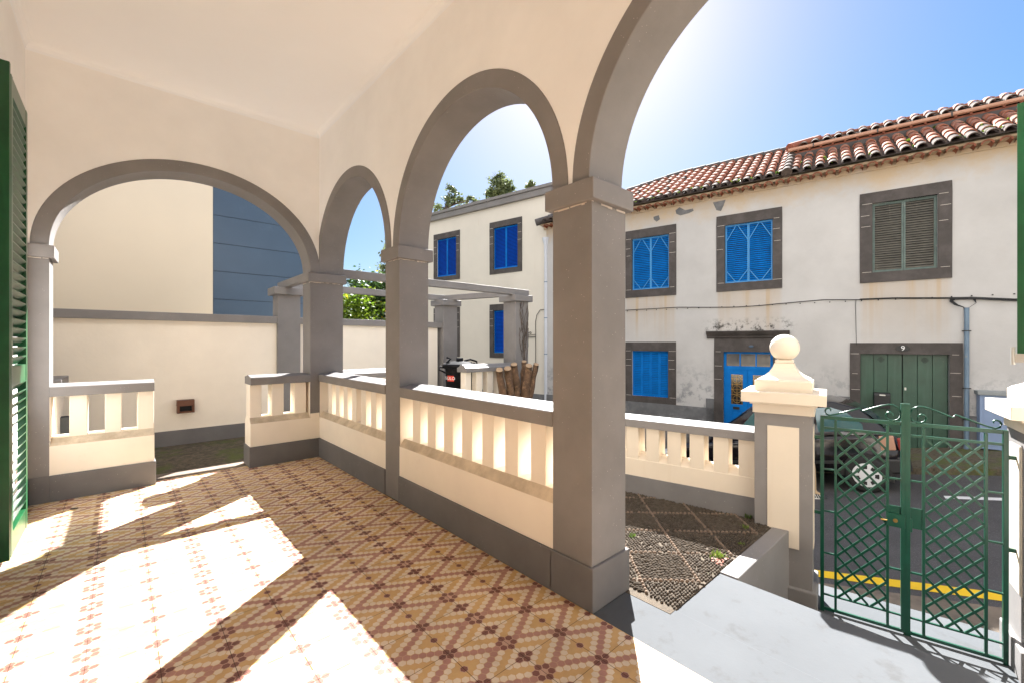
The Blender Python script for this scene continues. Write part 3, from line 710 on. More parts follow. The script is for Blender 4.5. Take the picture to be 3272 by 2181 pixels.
# ================================================================== STREET SIDE OF THE GARDEN
gwl=thing('street_balustrade_wall',(4.15,2.2,0),'cream balustrade wall with grey coping between porch and street','balustrade',fr=MS)
W0,W1=4.05,4.25; s0,s1=.485,5.2
m=MB(MS); m.extr([(W0,-1.6),(W0,.33),(W0+.06,.385),(W1-.06,.385),(W1,.33),(W1,-1.6)],s0,s1,'y'); build('parapet',m,'stonecream',gwl)
m=MB(MS); m.extr([(W0-.02,.64),(W0-.02,.712),(W0+.03,.735),(W1-.03,.735),(W1+.02,.712),(W1+.02,.64)],s0,s1,'y'); build('coping',m,'grey',gwl,bev=.004)
m=MB(MS); m.box(W0-.012,W0+.01,s0,s1,-.05,.172); m.box(W1-.01,W1+.012,s0,s1,-1.6,.0); build('plinth',m,'greyd',gwl)
sv=s0+.012
for i in range(24):
    a=sv+i*.196
    if a+.12>s1: break
    m=MB(MS); ch=.018
    prof=[(W0+.004,a),(W0+.004,a+.118),(W0+.05,a+.118+0),(W0+.075,a+.118-ch),(W1-.075,a+.118-ch),(W1-.05,a+.118),(W1-.004,a+.118),(W1-.004,a),(W1-.05,a),(W1-.075,a+ch),(W0+.075,a+ch),(W0+.05,a)]
    n_=len(prof); m.add([(t,s_,.33) for t,s_ in prof]+[(t,s_,.645) for t,s_ in prof],[(j,(j+1)%n_,n_+(j+1)%n_,n_+j) for j in range(n_)]+[tuple(range(n_))[::-1],tuple(range(n_,2*n_))])
    build('baluster',m,'stonecream',gwl)
# retaining wall between landing stair and cobbles
rw=MB(); rw.box(2.812,3.84,1.03,1.14,-1.0,0.002); tag(build('retaining_wall',rw,'grey',bev=.008),'low smooth grey retaining wall along the stair to the gate','wall')

def gate_pillar(sc,label,ball=True):
    # sc = s of near (gate side) face ; extends by +/-
    sg=1 if sc>-.5 else -1
    a,b_=sc,sc+sg*.385; t0,t1=3.95,4.32
    lo,hi=min(a,b_),max(a,b_); cs_=(lo+hi)/2; ct=(t0+t1)/2
    r=thing('gate_pillar',(ct,cs_,-.62),label,'gate pillar','pair of gate pillars',fr=MS)
    m=MB(MS); m.box(t0,t1,lo,hi,-1.3,.90); build('shaft',m,'grey',r,bev=.004)
    m=MB(MS); e=.006
    m.box(t0-e,t0+.01,lo+.085,hi-.09,-.13,.80); m.box(t0+.08,t1-.08,lo-e,lo+.01,-.13,.80); m.box(t0+.08,t1-.08,hi-.01,hi+e,-.13,.80); m.box(t1-.01,t1+e,lo+.085,hi-.09,-.13,.80)
    build('panel',m,'stonecream',r,bev=.002)
    m=MB(MS); m.box(t0-.03,t1+.03,lo-.03,hi+.03,-1.3,-.42); build('base',m,'grey',r,bev=.01)
    def sq(mb,z0,z1,e0,e1=None):
        e1=e0 if e1 is None else e1
        mb.hexa([(t0-e0,lo-e0,z0),(t1+e0,lo-e0,z0),(t1+e0,hi+e0,z0),(t0-e0,hi+e0,z0),(t0-e1,lo-e1,z1),(t1+e1,lo-e1,z1),(t1+e1,hi+e1,z1),(t0-e1,hi+e1,z1)])
    m=MB(MS); sq(m,.895,.965,.012); sq(m,.965,.985,.03); sq(m,.983,1.068,.085); 
    sq(m,1.066,1.15,.0); cp=build('capstone',m,'stonecream',r,bev=.004)
    # bell neck (square, concave) then collar and ball
    m=MB(MS); pr=[(.185,1.148),(.178,1.16),(.135,1.185),(.10,1.215),(.078,1.25),(.066,1.285)]
    N=4; vs=[];fs=[]
    for (q,z) in pr: vs+=[(ct-q,cs_-q,z),(ct+q,cs_-q,z),(ct+q,cs_+q,z),(ct-q,cs_+q,z)]
    for i in range(len(pr)-1):
        for j in range(4): fs.append((4*i+j,4*i+(j+1)%4,4*i+4+(j+1)%4,4*i+4+j))
    m.add(vs,fs); build('neck',m,'stonecream',r)
    m=MB(MS); m.box(ct-.062,ct+.062,cs_-.062,cs_+.062,1.283,1.312); build('collar',m,'stonecream',r,bev=.006)
    m=MB(MS); m.sphere((ct,cs_,1.408),.105,40,24); build('ball_finial',m,'stonecream',r)
    return r
gate_pillar(.10,'cream and grey gate pillar topped by a stone ball left of the green gate')
gate_pillar(-.965,'sunlit gate pillar right of the green gate, cut off by the photo edge')

# ---- gate leaves
def gate_leaf(left):
    lab='left leaf of the green iron lattice gate, with the brass lock' if left else 'right leaf of the green iron lattice gate, beside the sunlit pillar'
    r=thing('gate_leaf',(4.116,.05 if left else -.92,-.6),lab,'gate','two leaves of the green gate',fr=MS)
    t=4.116; w_=.018
    so,sc=(.044,-.424) if left else (-.913,-.446)      # outer stile / centre stile
    i1,i2=(-.039,-.339) if left else (-.827,-.529)     # inner verticals (outer, centre side)
    m=MB(MS); sg=-1 if left else 1
    m.bar((t,so,-.64),(t,so,.888),.030,.024); m.bar((t,sc,-.60),(t,sc,1.02),.034,.028)
    for s_ in (i1,i2): m.bar((t,s_,-.60),(t,s_,.80+.06),.019,.016)
    a,b_=min(so,sc),max(so,sc)
    m.bar((t,a,.876),(t,b_,.876),.016,.026); m.bar((t,a,.795),(t,b_,.795),.014,.018)
    m.bar((t,a,-.595),(t,b_,-.595),.016,.022); m.bar((t,a,-.488),(t,b_,-.488),.014,.012)
    fr_=build('frame',m,'green',r,bev=.0015)
    for (p_,q_,z) in [(so,i1,z) for z in (.478,.155,-.168)]+[(i2,sc,z) for z in (.478,-.168)]:
        m=MB(MS); m.bar((t,p_,z),(t,q_,z),.012,.012); build('cross_bar',m,'green',r)
    # lattice
    lo,hi=min(i1,i2)+.006,max(i1,i2)-.006; W=hi-lo; a=W/3; b2=.1065; zb,zt=-.482,.787
    m=MB(MS); sl=b2/a*1.0
    for dr in (1,-1):
        k=-14
        while k<26:
            # line z = zc + dr*sl*(s-lo)
            zc=zt-.0-b2*k
            p=[]
            s_a,s_b=lo,hi; za=zc; zb_=zc+dr*sl*W
            # clip
            def clip(sa,za_,sb,zb2):
                for lim,ab in ((zt,1),(zb,0)):
                    for _ in range(2):
                        if ab and za_>lim and zb2>lim: return None
                        if not ab and za_<lim and zb2<lim: return None
                    if (za_>lim)==bool(ab) and za_!=lim and ((za_>lim) if ab else (za_<lim)):
                        tt_=(lim-za_)/(zb2-za_); sa,za_=sa+(sb-sa)*tt_,lim
                    elif ((zb2>lim) if ab else (zb2<lim)):
                        tt_=(lim-za_)/(zb2-za_); sb,zb2=sa+(sb-sa)*tt_,lim
                return sa,za_,sb,zb2
            c=clip(s_a,za,s_b,zb_)
            if c:
                o_=.0045*dr
                if abs(c[3]-c[1])>.01: m.bar((t+o_,c[0],c[1]),(t+o_,c[2],c[3]),.008,.0145)
            k+=1
    build('lattice',m,'green',r)
    # scroll crest
    m=MB(MS); 
    def P(u,z): # u from centre stile outward 0..1 mapped
        return (t,sc+(so-sc)*u,z)
    L=abs(so-sc)
    def spiral(cx,cz,r0,r1,a0,a1,n=22):
        out=[]
        for i in range(n+1):
            f=i/n; a_=R(a0+(a1-a0)*f); r_=r0+(r1-r0)*f; out.append((cx+r_*math.cos(a_)/L,cz+r_*math.sin(a_)))
        return out
    def Q(l): return [(t,(s_ if left else -.870-s_),z) for s_,z in l]
    m.tube(Q([(-.367,.927),(-.366,.94),(-.354,.952),(-.338,.948),(-.328,.928),(-.336,.905),(-.352,.894),(-.371,.892),(-.395,.902),(-.409,.925),(-.410,.957),(-.396,.988),(-.37,1.004),(-.345,1.006),(-.305,.994),(-.25,.970),(-.197,.945)]),.0058,7)
    m.tube(Q([(-.197,.945),(-.183,.965),(-.105,.932),(-.04,.905),(0,.894),(.02,.905),(.026,.925),(.018,.943),(0,.950),(-.010,.940),(-.008,.928)]),.0058,7)
    build('scroll_crest',m,'green',r)
    m=MB(MS)
    if left:
        m.box(t-.004,t+.004,-.424,-.333,.145,.285); m.box(t-.028,t+.01,-.432,-.335,.14,.232)
    else:
        m.box(t-.004,t+.004,-.53,-.446,.145,.29); m.box(t-.016,t+.008,-.47,-.446,.12,.215)
    lp=build('lock_plate',m,'green',r,bev=.002)
    if left:
        m=MB(MS); c=(t-.032,-.379,.187); m.tube([(t-.028,-.379,.187),(t-.034,-.379,.187)],.0135,16); build('lock_cylinder',m,'brass',lp); m=MB(MS); m.tube([(t-.024,-.30,.177),(t-.024,-.335,.177)],.006,8); build('latch_knob',m,'brass',lp)
    for z in ((.72,.136) if left else (.716,.125)):
        m=MB(MS); s2=.105 if left else -.965
        m.bar((t,so,z),(t,s2,z),.02,.024); build('hinge',m,'green',r)
    if left:
        m=MB(MS); m.box(t-.012,t+.012,-.462,-.424,-.618,-.585); build('drop_bolt',m,'green',r)
    return r
gate_leaf(True); gate_leaf(False)

# ================================================================== STREET HOUSE
TF=11.3
sh=thing('street_house',(12.5,2,-.8),'old white two storey house with terracotta roof across the street','house',fr=MS)
SLF,SRT=7.0,-9.0
ops=[(3.31,4.29,2.85,4.23),(1.027,2.006,2.85,4.23),(-1.646,-.70,2.85,4.238),(3.33,4.285,.036,1.23),(1.02,2.04,-.9,1.235),(-1.803,-.512,-.9,1.228),(-4.2,-3.2,2.85,4.23),(-4.2,-3.2,.036,1.23),(-7,-6,2.85,4.23)]
# wall with openings: vertical slabs
def wall_open(fr,t0,t1,s0,s1,z0,z1,ops):
    mb=MB(fr); xs=sorted(set([s0,s1]+[o[0] for o in ops]+[o[1] for o in ops]))
    for a,b_ in zip(xs[:-1],xs[1:]):
        mid_=(a+b_)/2; cut=sorted([(o[2],o[3]) for o in ops if o[0]<mid_<o[1]]); z=z0
        for (c,d_) in cut:
            if c>z: mb.box(t0,t1,a,b_,z,c)
            z=max(z,d_)
        if z<z1: mb.box(t0,t1,a,b_,z,z1)
    return mb
build('wall',wall_open(MS,TF,TF+.35,SRT,SLF,-2.6,4.98,ops),'facade',sh)
m=MB(MS); m.box(TF+.33,TF+.36,SRT,SLF,-2.6,4.98); m.box(TF+.35,18,SLF-.3,SLF,-2.6,4.98); m.box(TF+.35,18,SRT,SRT+.3,-2.6,4.98); build('inner_wall',m,'dark',sh)
m=MB(MS)
for (a,b_,z) in ((2.245,6.98,-.127),(2.245,2.42,.098),(-.34,.85,.34),(-9,-1.98,.12)): m.box(TF-.035,TF+.01,a,b_,-2.6,z)
build('plinth',m,'plinth',sh)
def frame_stone(root,s0,s1,z0,z1,os0,os1,oz0,oz1,joints=True,bottom=True):
    """inner opening s0..s1,z0..z1 ; outer os..oz"""
    f=MB(MS); tf=TF-.022; d_=.012
    f.box(tf,TF+.16,os0,os1,z1,oz1)
    if bottom: f.box(tf-.004,TF+.16,os0,os1,oz0,z0)
    f.box(tf,TF+.16,os0,s0,z0 if bottom else oz0,z1); f.box(tf,TF+.16,s1,os1,z0 if bottom else oz0,z1)
    fo_=build('stone_surround',f,'basalt',root,bev=.004)
    if joints:
        j=MB(MS)
        for (a,b_) in ((os0,s0),(s1,os1)):
            for z in (z1,z1-(z1-z0)*random.uniform(.14,.2),z1-(z1-z0)*random.uniform(.3,.42),z0+.01):
                L_=b_-a; q=random.uniform(0,.3)*L_; j.box(tf-.003,tf+.01,a+q,b_-random.uniform(0,.2)*L_,z-.0035,z+.0035)
        build('joint',j,'mortar',fo_)
    return fo_
def shutter(root,s0,s1,z0,z1,n,mat,smat,pitch=.047,st=.035,tin=.07,diag=None,mids=(),TFx=None):
    tf=(TFx or TF)+tin; wd=(s1-s0)/n
    for i in range(n):
        a=s1-i*wd
        rl=[(z0,z0+st),(z1-st,z1)]+[(q-.015,q+.015) for q in mids]
        lf_=louvre_leaf(root,'shutter',mat,(lambda u,v,z,a=a:(tf+v,a-.003-u,z)),wd-.006,z0,z1,rl,st=st,th=.035,pitch=pitch,ang=-35,sth=.008,slatmat=smat)
        # mesh behind so no gap
    bk=MB(MS); bk.box(tf+.06,tf+.07,s0-.05,s1+.05,z0-.05,z1+.05); build('backing',bk,'dark',root)
def window(s0,s1,z0,z1,os0,os1,oz0,oz1,n,mat,smat,diag=False,st=.03,TFx=None,mids=()):
    fr_=frame_stone(sh,s0,s1,z0,z1,os0,os1,oz0,oz1)
    wroot=fr_
    tfl=TF+.05
    wd=(s1-s0)/n
    f=MB(MS); f.box(tfl,tfl+.06,s0,s0+.012,z0,z1); f.box(tfl,tfl+.06,s1-.012,s1,z0,z1); f.box(tfl,tfl+.06,s0,s1,z1-.012,z1); f.box(tfl,tfl+.06,s0,s1,z0,z0+.012); build('window_frame',f,mat,fr_)
    for i in range(n):
        a=s1-.012-i*(s1-s0-.024)/n; w2=(s1-s0-.024)/n
        mk=MB(MS)
        th=.035
        def bx(u0,u1,v0,v1,za,zb): mk.box(tfl+.004+v0,tfl+.004+v1,a-u1,a-u0,za,zb)
        bx(.002,st,0,th,z0+.012,z1-.012); bx(w2-st,w2-.002,0,th,z0+.012,z1-.012)
        rails=[(z0+.012,z0+.012+st*1.1),(z1-.012-st*1.1,z1-.012)]+[(q-.02,q+.02) for q in mids]
        for q in rails: bx(st,w2-st,.001,th-.001,*q)
        shu=build('shutter',mk,mat,sh)
        sl_=MB(MS); zz=sorted(rails)
        for (p0,p1),(q0,q1) in zip(zz[:-1],zz[1:]):
            nn_=max(1,int((q0-p1)/.046)); p=(q0-p1)/nn_
            for k_ in range(nn_):
                zc=p1+p*(k_+.5); jit=random.uniform(-.003,.003)
                v0=tfl+.006; v1=tfl+.036
                sl_.hexa([(v0,a-st,zc-.018+jit),(v0,a-w2+st,zc-.018+jit),(v1,a-w2+st,zc+.012),(v1,a-st,zc+.012),(v0,a-st,zc-.010+jit),(v0,a-w2+st,zc-.010+jit),(v1,a-w2+st,zc+.020),(v1,a-st,zc+.020)])
        build('louvres',sl_,smat,shu)
        if diag:
            td=tfl-.006; al,ar=a-.01,a-w2+.01; cm=(al+ar)/2; hgt=.26*(z1-z0)
            zt_=z1-.03; zb_=z0+.03
            for (p,q) in (((al,zt_-hgt),(cm+.02,zt_)),((cm-.02,zt_),(ar,zt_-hgt)),((al,zb_+hgt*.75),(cm+.03,zb_)),((cm-.03,zb_),(ar,zb_+hgt*.75))):
                dg=MB(MS); dg.bar((td,p[0],p[1]),(td,q[0],q[1]),.008,.016); build('iron_bar',dg,'bluelt',shu)
    bk=MB(MS); bk.box(tfl+.06,tfl+.075,s0-.02,s1+.02,z0-.02,z1+.02); build('backing',bk,'dark',fr_)
window(3.31,4.29,2.85,4.23,3.13,4.466,2.652,4.455,2,'bluelt','blue',True,st=.022)
window(1.027,2.006,2.85,4.23,.843,2.188,2.658,4.466,2,'bluelt','blue',True,st=.022)
window(-1.646,-.70,2.85,4.238,-1.838,-.503,2.648,4.459,2,'sage','slatgrey',False,st=.03)
window(3.33,4.285,.036,1.23,3.134,4.466,-.132,1.466,4,'blue','blue',False,st=.028)
window(-4.2,-3.2,2.85,4.23,-4.38,-3.02,2.652,4.459,2,'bluelt','blue',False,st=.022)
# blue door
fs_=frame_stone(sh,1.02,2.04,-.9,1.235,.859,2.238,-1.1,1.54,bottom=False)
m=MB(MS); m.extr([(TF-.02,1.54),(TF-.05,1.56),(TF-.06,1.60),(TF-.10,1.63),(TF-.14,1.69),(TF-.15,1.715),(TF+.05,1.715),(TF+.05,1.54)],.70,2.40,'y'); build('cornice',m,'basalt',sh,bev=.004)
m=MB(MS); m.sphere((TF-.024,1.45,1.36),.05,16,10,sc=(.15,1,.62)); build('number_plate',m,'nblue',sh)
dr=MB(MS); t=TF+.06
dr.box(t,t+.05,1.02,1.075,-.7,1.235); dr.box(t,t+.05,1.985,2.04,-.7,1.235); dr.box(t,t+.05,1.02,2.04,1.19,1.235); dr.box(t-.01,t+.05,1.02,2.04,.815,.90)
for s_ in (1.36,1.69): dr.box(t,t+.05,s_-.012,s_+.012,.9,1.19)
dfr=build('door_frame',dr,'blue',sh,bev=.003)
m=MB(MS); m.box(t+.02,t+.03,1.075,1.985,.9,1.19); build('fanlight_glass',m,'glass',dfr)
for (a,b_) in ((1.075,1.528),(1.532,1.985)):
    m=MB(MS); q=.10
    m.box(t,t+.045,a,a+q,-.7,.815); m.box(t,t+.045,b_-q,b_,-.7,.815); m.box(t,t+.045,a+q,b_-q,.70,.815); m.box(t,t+.045,a+q,b_-q,-.16,.0); m.box(t,t+.045,a+q,b_-q,-.70,-.56)
    m.box(t+.015,t+.03,a+q,b_-q,-.56,-.16); m.box(t+.005,t+.03,a+q+.04,b_-q-.04,-.52,-.20)
    dl=build('door_leaf',m,'blue',sh,bev=.003)
    m=MB(MS); m.box(t+.025,t+.035,a+q,b_-q,0,.70); build('glass_panel',m,'glass',dl)
    m=MB(MS); tg=t+.012; c=(a+b_)/2
    for z in (.0,.10,.23,.35,.47,.60,.695): m.bar((tg,a+q,z),(tg,b_-q,z),.006,.006)
    for s_ in (a+q+.02,c,b_-q-.02): m.bar((tg,s_,0),(tg,s_,.7),.006,.006)
    for z in (.12,.35,.58):
        m.tube([(tg,c+.085*math.cos(2*math.pi*i/20),z+.085*math.sin(2*math.pi*i/20)) for i in range(21)],.004,5,cap=False)
    build('brass_grille',m,'brass',dl)
m=MB(MS); m.box(t-.012,t+.005,1.70,1.84,-.12,-.06); m.box(t-.02,t+.005,1.52,1.55,.30,.34); build('letter_slot',m,'carplas',dfr)
# green door no. 9
frame_stone(sh,-1.803,-.512,-.9,1.225,-1.975,-.345,-1.0,1.445,bottom=False)
t=TF+.10
for (a,b_) in ((-1.80,-1.165),(-1.155,-.515)):
    m=MB(MS); n=3; w_=(b_-a)/n
    for i in range(n): m.box(t,t+.04,a+i*w_+.003,a+(i+1)*w_-.003,-.66,1.222)
    dl=build('door_leaf',m,'greenpl',sh,bev=.003)
    m=MB(MS); c=-1.481 if a<-1.5 else -.838
    for i in range(-4,5):
        for j in range(-4,5):
            if i*i+j*j<=17: m.box(t-.002,t+.004,c+i*.0125-.004,c+i*.0125+.004,1.11+j*.0125-.004,1.11+j*.0125+.004)
    build('vent_grille',m,'dark',dl)
m=MB(MS); m.box(t+.03,t+.05,-1.803,-.512,-.7,1.225); build('door_backing',m,'dark',sh)
m=MB(MS); m.box(t-.01,t,-1.218,-1.19,.52,.575); build('lock_plate',m,'steel',sh,bev=.002)
m=MB(MS); m.box(TF-.2,TF+.06,-1.85,-.46,-.78,-.655); build('door_step',m,'plinth',sh,bev=.01)
# enamel house number
m=MB(MS); N=28
m.add([(TF-.034,-1.155+.100*math.cos(2*math.pi*i/N),1.338+.058*math.sin(2*math.pi*i/N)) for i in range(N)]+[(TF-.02,-1.155+.103*math.cos(2*math.pi*i/N),1.338+.061*math.sin(2*math.pi*i/N)) for i in range(N)],
      [(i,(i+1)%N,N+(i+1)%N,N+i) for i in range(N)]+[tuple(range(N))]); npl=build('house_number_plate',m,'carplas',sh)
text_mesh('9',.13,lambda x,y,z:(TF-.036-z,-1.155-x,1.336+y),'numeral','whitel',npl,fr=MS,off=0.0)
# letter box
lb=thing('letter_box',(TF+.0,-.85,.15),'dark green letter box on the green door','letter box',fr=MS)
m=MB(MS); m.extr([(t-.09,.145),(t-.09,.40),(t-.07,.445),(t,.455),(t,.145)],-.978,-.728,'y'); build('box',m,'carplas',lb,bev=.004)
m=MB(MS); m.box(t-.094,t-.088,-.90,-.81,.395,.42); build('name_plate',m,'steel',lb)
# fallen plaster patches showing stone
for (cs_,cz,pts) in ((2.93,4.73,[(-.22,.07),(-.12,.13),(-.05,.08),(.02,.03),(.2,.04),(.22,-.02),(.1,-.06),(-.1,-.08),(-.2,-.02)]),(2.13,4.72,[(-.14,.11),(.14,.12),(.10,0),(.04,-.13),(-.06,-.09)]),(3.63,4.66,[(-.08,.07),(.06,.09),(.09,-.02),(.0,-.07),(-.07,-.0)])):
    m=MB(MS); n_=len(pts); m.add([(TF-.006,cs_-x*1.0,cz+z) for x,z in pts]+[(TF+.01,cs_-x,cz+z) for x,z in pts],[tuple(range(n_))]+[(i,(i+1)%n_,n_+(i+1)%n_,n_+i) for i in range(n_)]); build('bare_stone_patch',m,'plinth',sh)

# roof -------------------------------------------------------------
def roof_tiles(root,s_a,s_b,t0,z0,slope,t1,inside,mats=('tile','tileold'),pitch=.222,rl=.34,pname='roof_tiles'):
    m=MB(MS); cs=math.cos(math.atan(slope)); n=int(abs(s_b-s_a)/pitch); rad=.088
    for i in range(n):
        s_=s_a+(i+.5)*pitch; L=(t1-t0)/cs; k=0; u=0
        while u<L:
            if inside(s_,t0+u*cs):
                u1=min(u+rl+.03,L+.02); lift=.018
                sj=s_+random.uniform(-.006,.006)
                vs=[];N=6
                for (uu,ra,dz) in ((u,rad*1.03,lift),(u1,rad*.84,0)):
                    for j in range(N+1):
                        a=math.pi*j/N; vs.append((t0+uu*cs+0,sj+ra*math.cos(a),z0+uu*cs*slope+dz+ra*.95*math.sin(a)))
                fs=[(j,j+1,N+2+j,N+1+j) for j in range(N)]
                # front thickness lip
                vs2=[(t0+u*cs,sj+rad*.86*math.cos(math.pi*j/N),z0+u*cs*slope+lift-.002+rad*.78*math.sin(math.pi*j/N)) for j in range(N+1)]
                m.add(vs,fs,0 if (u>.02 and random.random()>.06) else 1,True)
                m.add(vs[:N+1]+vs2,[(j,N+1+j,N+2+j,j+1) for j in range(N)],1 if k==0 else 0)
            u+=rl; k+=1
    return build(pname,m,list(mats),root,fixn=False)
TE,ZE,SG=10.93,5.03,.577
rf_=MB(MS)
def rp(t): return ZE+SG*(t-TE)
# pan surface: left hipped section and right shallower section
rf_.add([(TE,7.15,ZE),(TE,.75,ZE),(13.45,.75,rp(13.45)),(13.45,3.6,rp(13.45))],[(0,1,2,3)])
rf_.add([(TE,.75,ZE),(TE,-9,ZE),(12.5,-9,rp(12.5)),(12.5,.75,rp(12.5))],[(0,1,2,3)])
rf_.add([(TE,7.15,ZE),(13.45,3.6,rp(13.45)),(16,7.15,ZE)],[(0,1,2)])
rf_.add([(13.45,3.6,rp(13.45)),(13.45,.75,rp(13.45)),(16,.75,ZE),(16,7.15,ZE)],[(0,1,2,3)])
pan=build('roof',rf_,'tileold',sh)
def ins_left(s_,t): 
    smax=7.15-(t-TE)*(3.55/2.52); return s_<smax and s_>.72
roof_tiles(pan,.74,7.2,TE,ZE+.01,SG,13.42,ins_left)
roof_tiles(pan,-7.5,.72,TE,ZE+.01,SG,12.42,lambda s_,t:True)
# ridge and hip caps
m=MB(MS)
def ridge(p,q,n):
    p=Vector(p);q=Vector(q)
    for i in range(n):
        a=p.lerp(q,i/n); b_=p.lerp(q,(i+1.08)/n); m.tube([a,b_],[.105,.09],10)
ridge((13.45,.7,rp(13.45)+.02),(13.45,3.62,rp(13.45)+.02),8); ridge((TE,7.15,ZE+.03),(13.45,3.6,rp(13.45)+.02),11)
build('ridge_tiles',m,'flash',pan)
# verge between the two lower slopes
m=MB(MS)
for i in range(7):
    u=i*.34; m.tube([(TE+u*.866,.735,rp(TE+u*.866)+.05),(TE+(u+.36)*.866,.735,rp(TE+(u+.36)*.866)+.035)],[.105,.09],10)
build('valley_mortar',m,'tileold',pan)
# double eave: half round under-tiles in mortar
m=MB(MS); s_=-8.9
i=0
while s_<7.05:
    N=6; r_=.086
    out=[(TE+.10,s_+r_*math.cos(math.pi*j/N),4.935+r_*.85*math.sin(math.pi*j/N)) for j in range(N+1)]
    inn=[(TF+.02,s_+r_*math.cos(math.pi*j/N),4.915+r_*.85*math.sin(math.pi*j/N)) for j in range(N+1)]
    out2=[(TE+.10,s_+(r_-.026)*math.cos(math.pi*j/N),4.93+(r_-.026)*.85*math.sin(math.pi*j/N)) for j in range(N+1)]
    m.add(out+inn,[(j,j+1,N+2+j,N+1+j) for j in range(N)],0,True); m.add(out+out2,[(j,N+1+j,N+2+j,j+1) for j in range(N)],0)
    s_+=.222; i+=1
build('eave_tiles',m,'tileun',pan,fixn=False)
m=MB(MS); m.box(TE+.14,TF+.02,-9,7.08,4.985,5.03); m.box(TF-.03,TF+.02,-9,7.08,4.90,4.99)
build('eave_mortar',m,'facade',pan)
# little weeds along the eave
wd_=MB(MS); random.seed(21)
for i in range(90):
    s_=random.uniform(-4,6.5); t_=TE+random.choice((0.02,.05,.1,.5,.9,1.1))*random.random()*1.2; z=rp(t_)+.05
    for k in range(7):
        a=random.uniform(0,6.28); l_=random.uniform(.02,.05); p=Vector((t_,s_,z)); q=p+Vector((math.cos(a)*l_,math.sin(a)*l_,random.uniform(.01,.05))); w__=Vector((-math.sin(a),math.cos(a),0))*.010
        wd_.add([p-w__,p+w__,q+w__,q-w__],[(0,1,2,3)])
tag(build('roof_weeds',wd_,'weed',fixn=False),'yellow green moss and weeds scattered along the tiled eave',None,None,'stuff')
# upper block to the right
m=MB(MS); m.box(12.5,18,-9,.6,4.5,6.02); ub=build('upper_wall',m,'lhouse',sh)
m=MB(MS); m.extr([(12.30,6.07),(12.31,6.045),(12.35,6.03),(12.39,6.045),(12.40,6.07),(12.40,6.10),(12.30,6.10)],-9,.80,'y'); build('gutter',m,'peach',sh)
m=MB(MS); 
for i in range(44): m.box(12.36,12.5,.6-i*.222-.02,.6-i*.222+.02,6.0,6.05)
m.box(12.40,12.52,-9,.75,5.965,6.02); build('rafter_ends',m,'tileun',sh)
m=MB(MS)
for i in range(6): m.box(12.29,12.31,.3-1.15*i-.012,.3-1.15*i+.012,6.02,6.105)
build('gutter_bracket',m,'flash',sh)
m=MB(MS); m.box(12.36,12.48,-9,.72,5.86,5.965); build('flashing',m,'flash',sh)
m=MB(MS); zu=6.10; m.add([(12.4,.75,zu),(12.4,-9,zu),(12.97,-9,zu+.33),(12.97,.18,zu+.33)],[(0,1,2,3)]); m.add([(12.97,.18,zu+.33),(12.97,-9,zu+.33),(17.6,-9,zu-.3),(17.6,.18,zu-.3)],[(0,1,2,3)]); m.add([(12.4,.75,zu),(12.97,.18,zu+.33),(17.6,.18,zu-.3),(17.6,.75,zu-.3)],[(0,1,2,3)]); up=build('upper_roof',m,'tileold',sh)
roof_tiles(up,-8.5,.7,12.38,zu+.01,.577,12.9,lambda s_,t: s_<.75-(t-12.4)*1.02)
m=MB(MS); p=Vector((12.4,.78,zu+.05)); q=Vector((12.95,.2,zu+.30))
m.tube([p,q],[.11,.11],8); 
for i in range(24): 
    a=Vector((12.92,.25-i*.4,zu+.27)); b_=Vector((12.92,.25-(i+1.06)*.4,zu+.275)); m.tube([a,b_],[.085,.072],8)
build('ridge_tiles',m,'tileun',up)
# ---- cables, pipe, cabinet
cbm=MB(MS); random.seed(5)
pts=[(4.6,2.32),(3.6,2.33),(3.1,2.335),(2.4,2.30),(1.8,2.275),(1.3,2.285),(.9,2.31),(.4,2.335),(.1,2.35),(-.5,2.315),(-1.0,2.31),(-1.8,2.262),(-2.1,2.25),(-2.6,2.19),(-4,2.15),(-8,2.2)]
cbm.tube([(TF-.02,a,z-.00) for a,z in pts],.009,6)
cbm.tube([(TF-.03,a,z+.012+random.uniform(-.006,.006)) for a,z in pts[9:]],.008,6); cbm.tube([(TF-.035,a,z-.012) for a,z in pts[11:]],.013,6)
cbm.tube([(TF-.02,-.44,2.31),(TF-.02,-.435,2.2),(TF-.02,-.44,1.8),(TF-.03,-.448,1.40)],.005,5)
for k in range(5):
    cbm.tube([(TF-.03,-1.82-.02*k,2.26),(TF-.05,-1.80-.01*k,2.21),(TF-.06,-1.86-.01*k,2.14),(TF-.05,-1.98,2.09),(TF-.05,-2.0-.005*k,2.0)],.007,5)
    cbm.tube([(TF-.03,-2.13+.01*k,2.25),(TF-.05,-2.14-.0*k,2.16),(TF-.05,-2.05,2.08),(TF-.05,-2.02,2.0)],.004,5)
for k in range(30): a=4.4-k*.26; cbm.box(TF-.02,TF,a,a+.02,2.285,2.305)
tag(build('wall_cable',cbm,'wire'),'black cables strung along the white house wall','cable')
cp_=thing('cable_conduit',(TF-.05,-2.02,-.6),'blue grey conduit pipe beside the green door','pipe',fr=MS)
m=MB(MS); m.tube([(TF-.05,-2.02,-.62),(TF-.05,-2.02,2.08)],.034,14); build('pipe',m,'pipeblue',cp_)
m=MB(MS)
for z in (1.66,.62,.05): m.tube([(TF-.05,-2.02,z-.008),(TF-.05,-2.02,z+.008)],.041,14); m.box(TF-.05,TF,-2.08,-1.965,z-.008,z+.008)
build('clamp',m,'wire',cp_)
eb=thing('electric_cabinet',(TF-.1,-2.6,-.4),'pale blue electric meter cabinet behind the right gate pillar','cabinet',fr=MS)
m=MB(MS); m.box(TF-.22,TF,-3.1,-2.15,-.42,.53); build('cabinet',m,'elec',eb,bev=.008)
m=MB(MS); m.box(TF-.25,TF,-3.13,-2.12,.53,.60); build('lid',m,'elecl',eb,bev=.006)
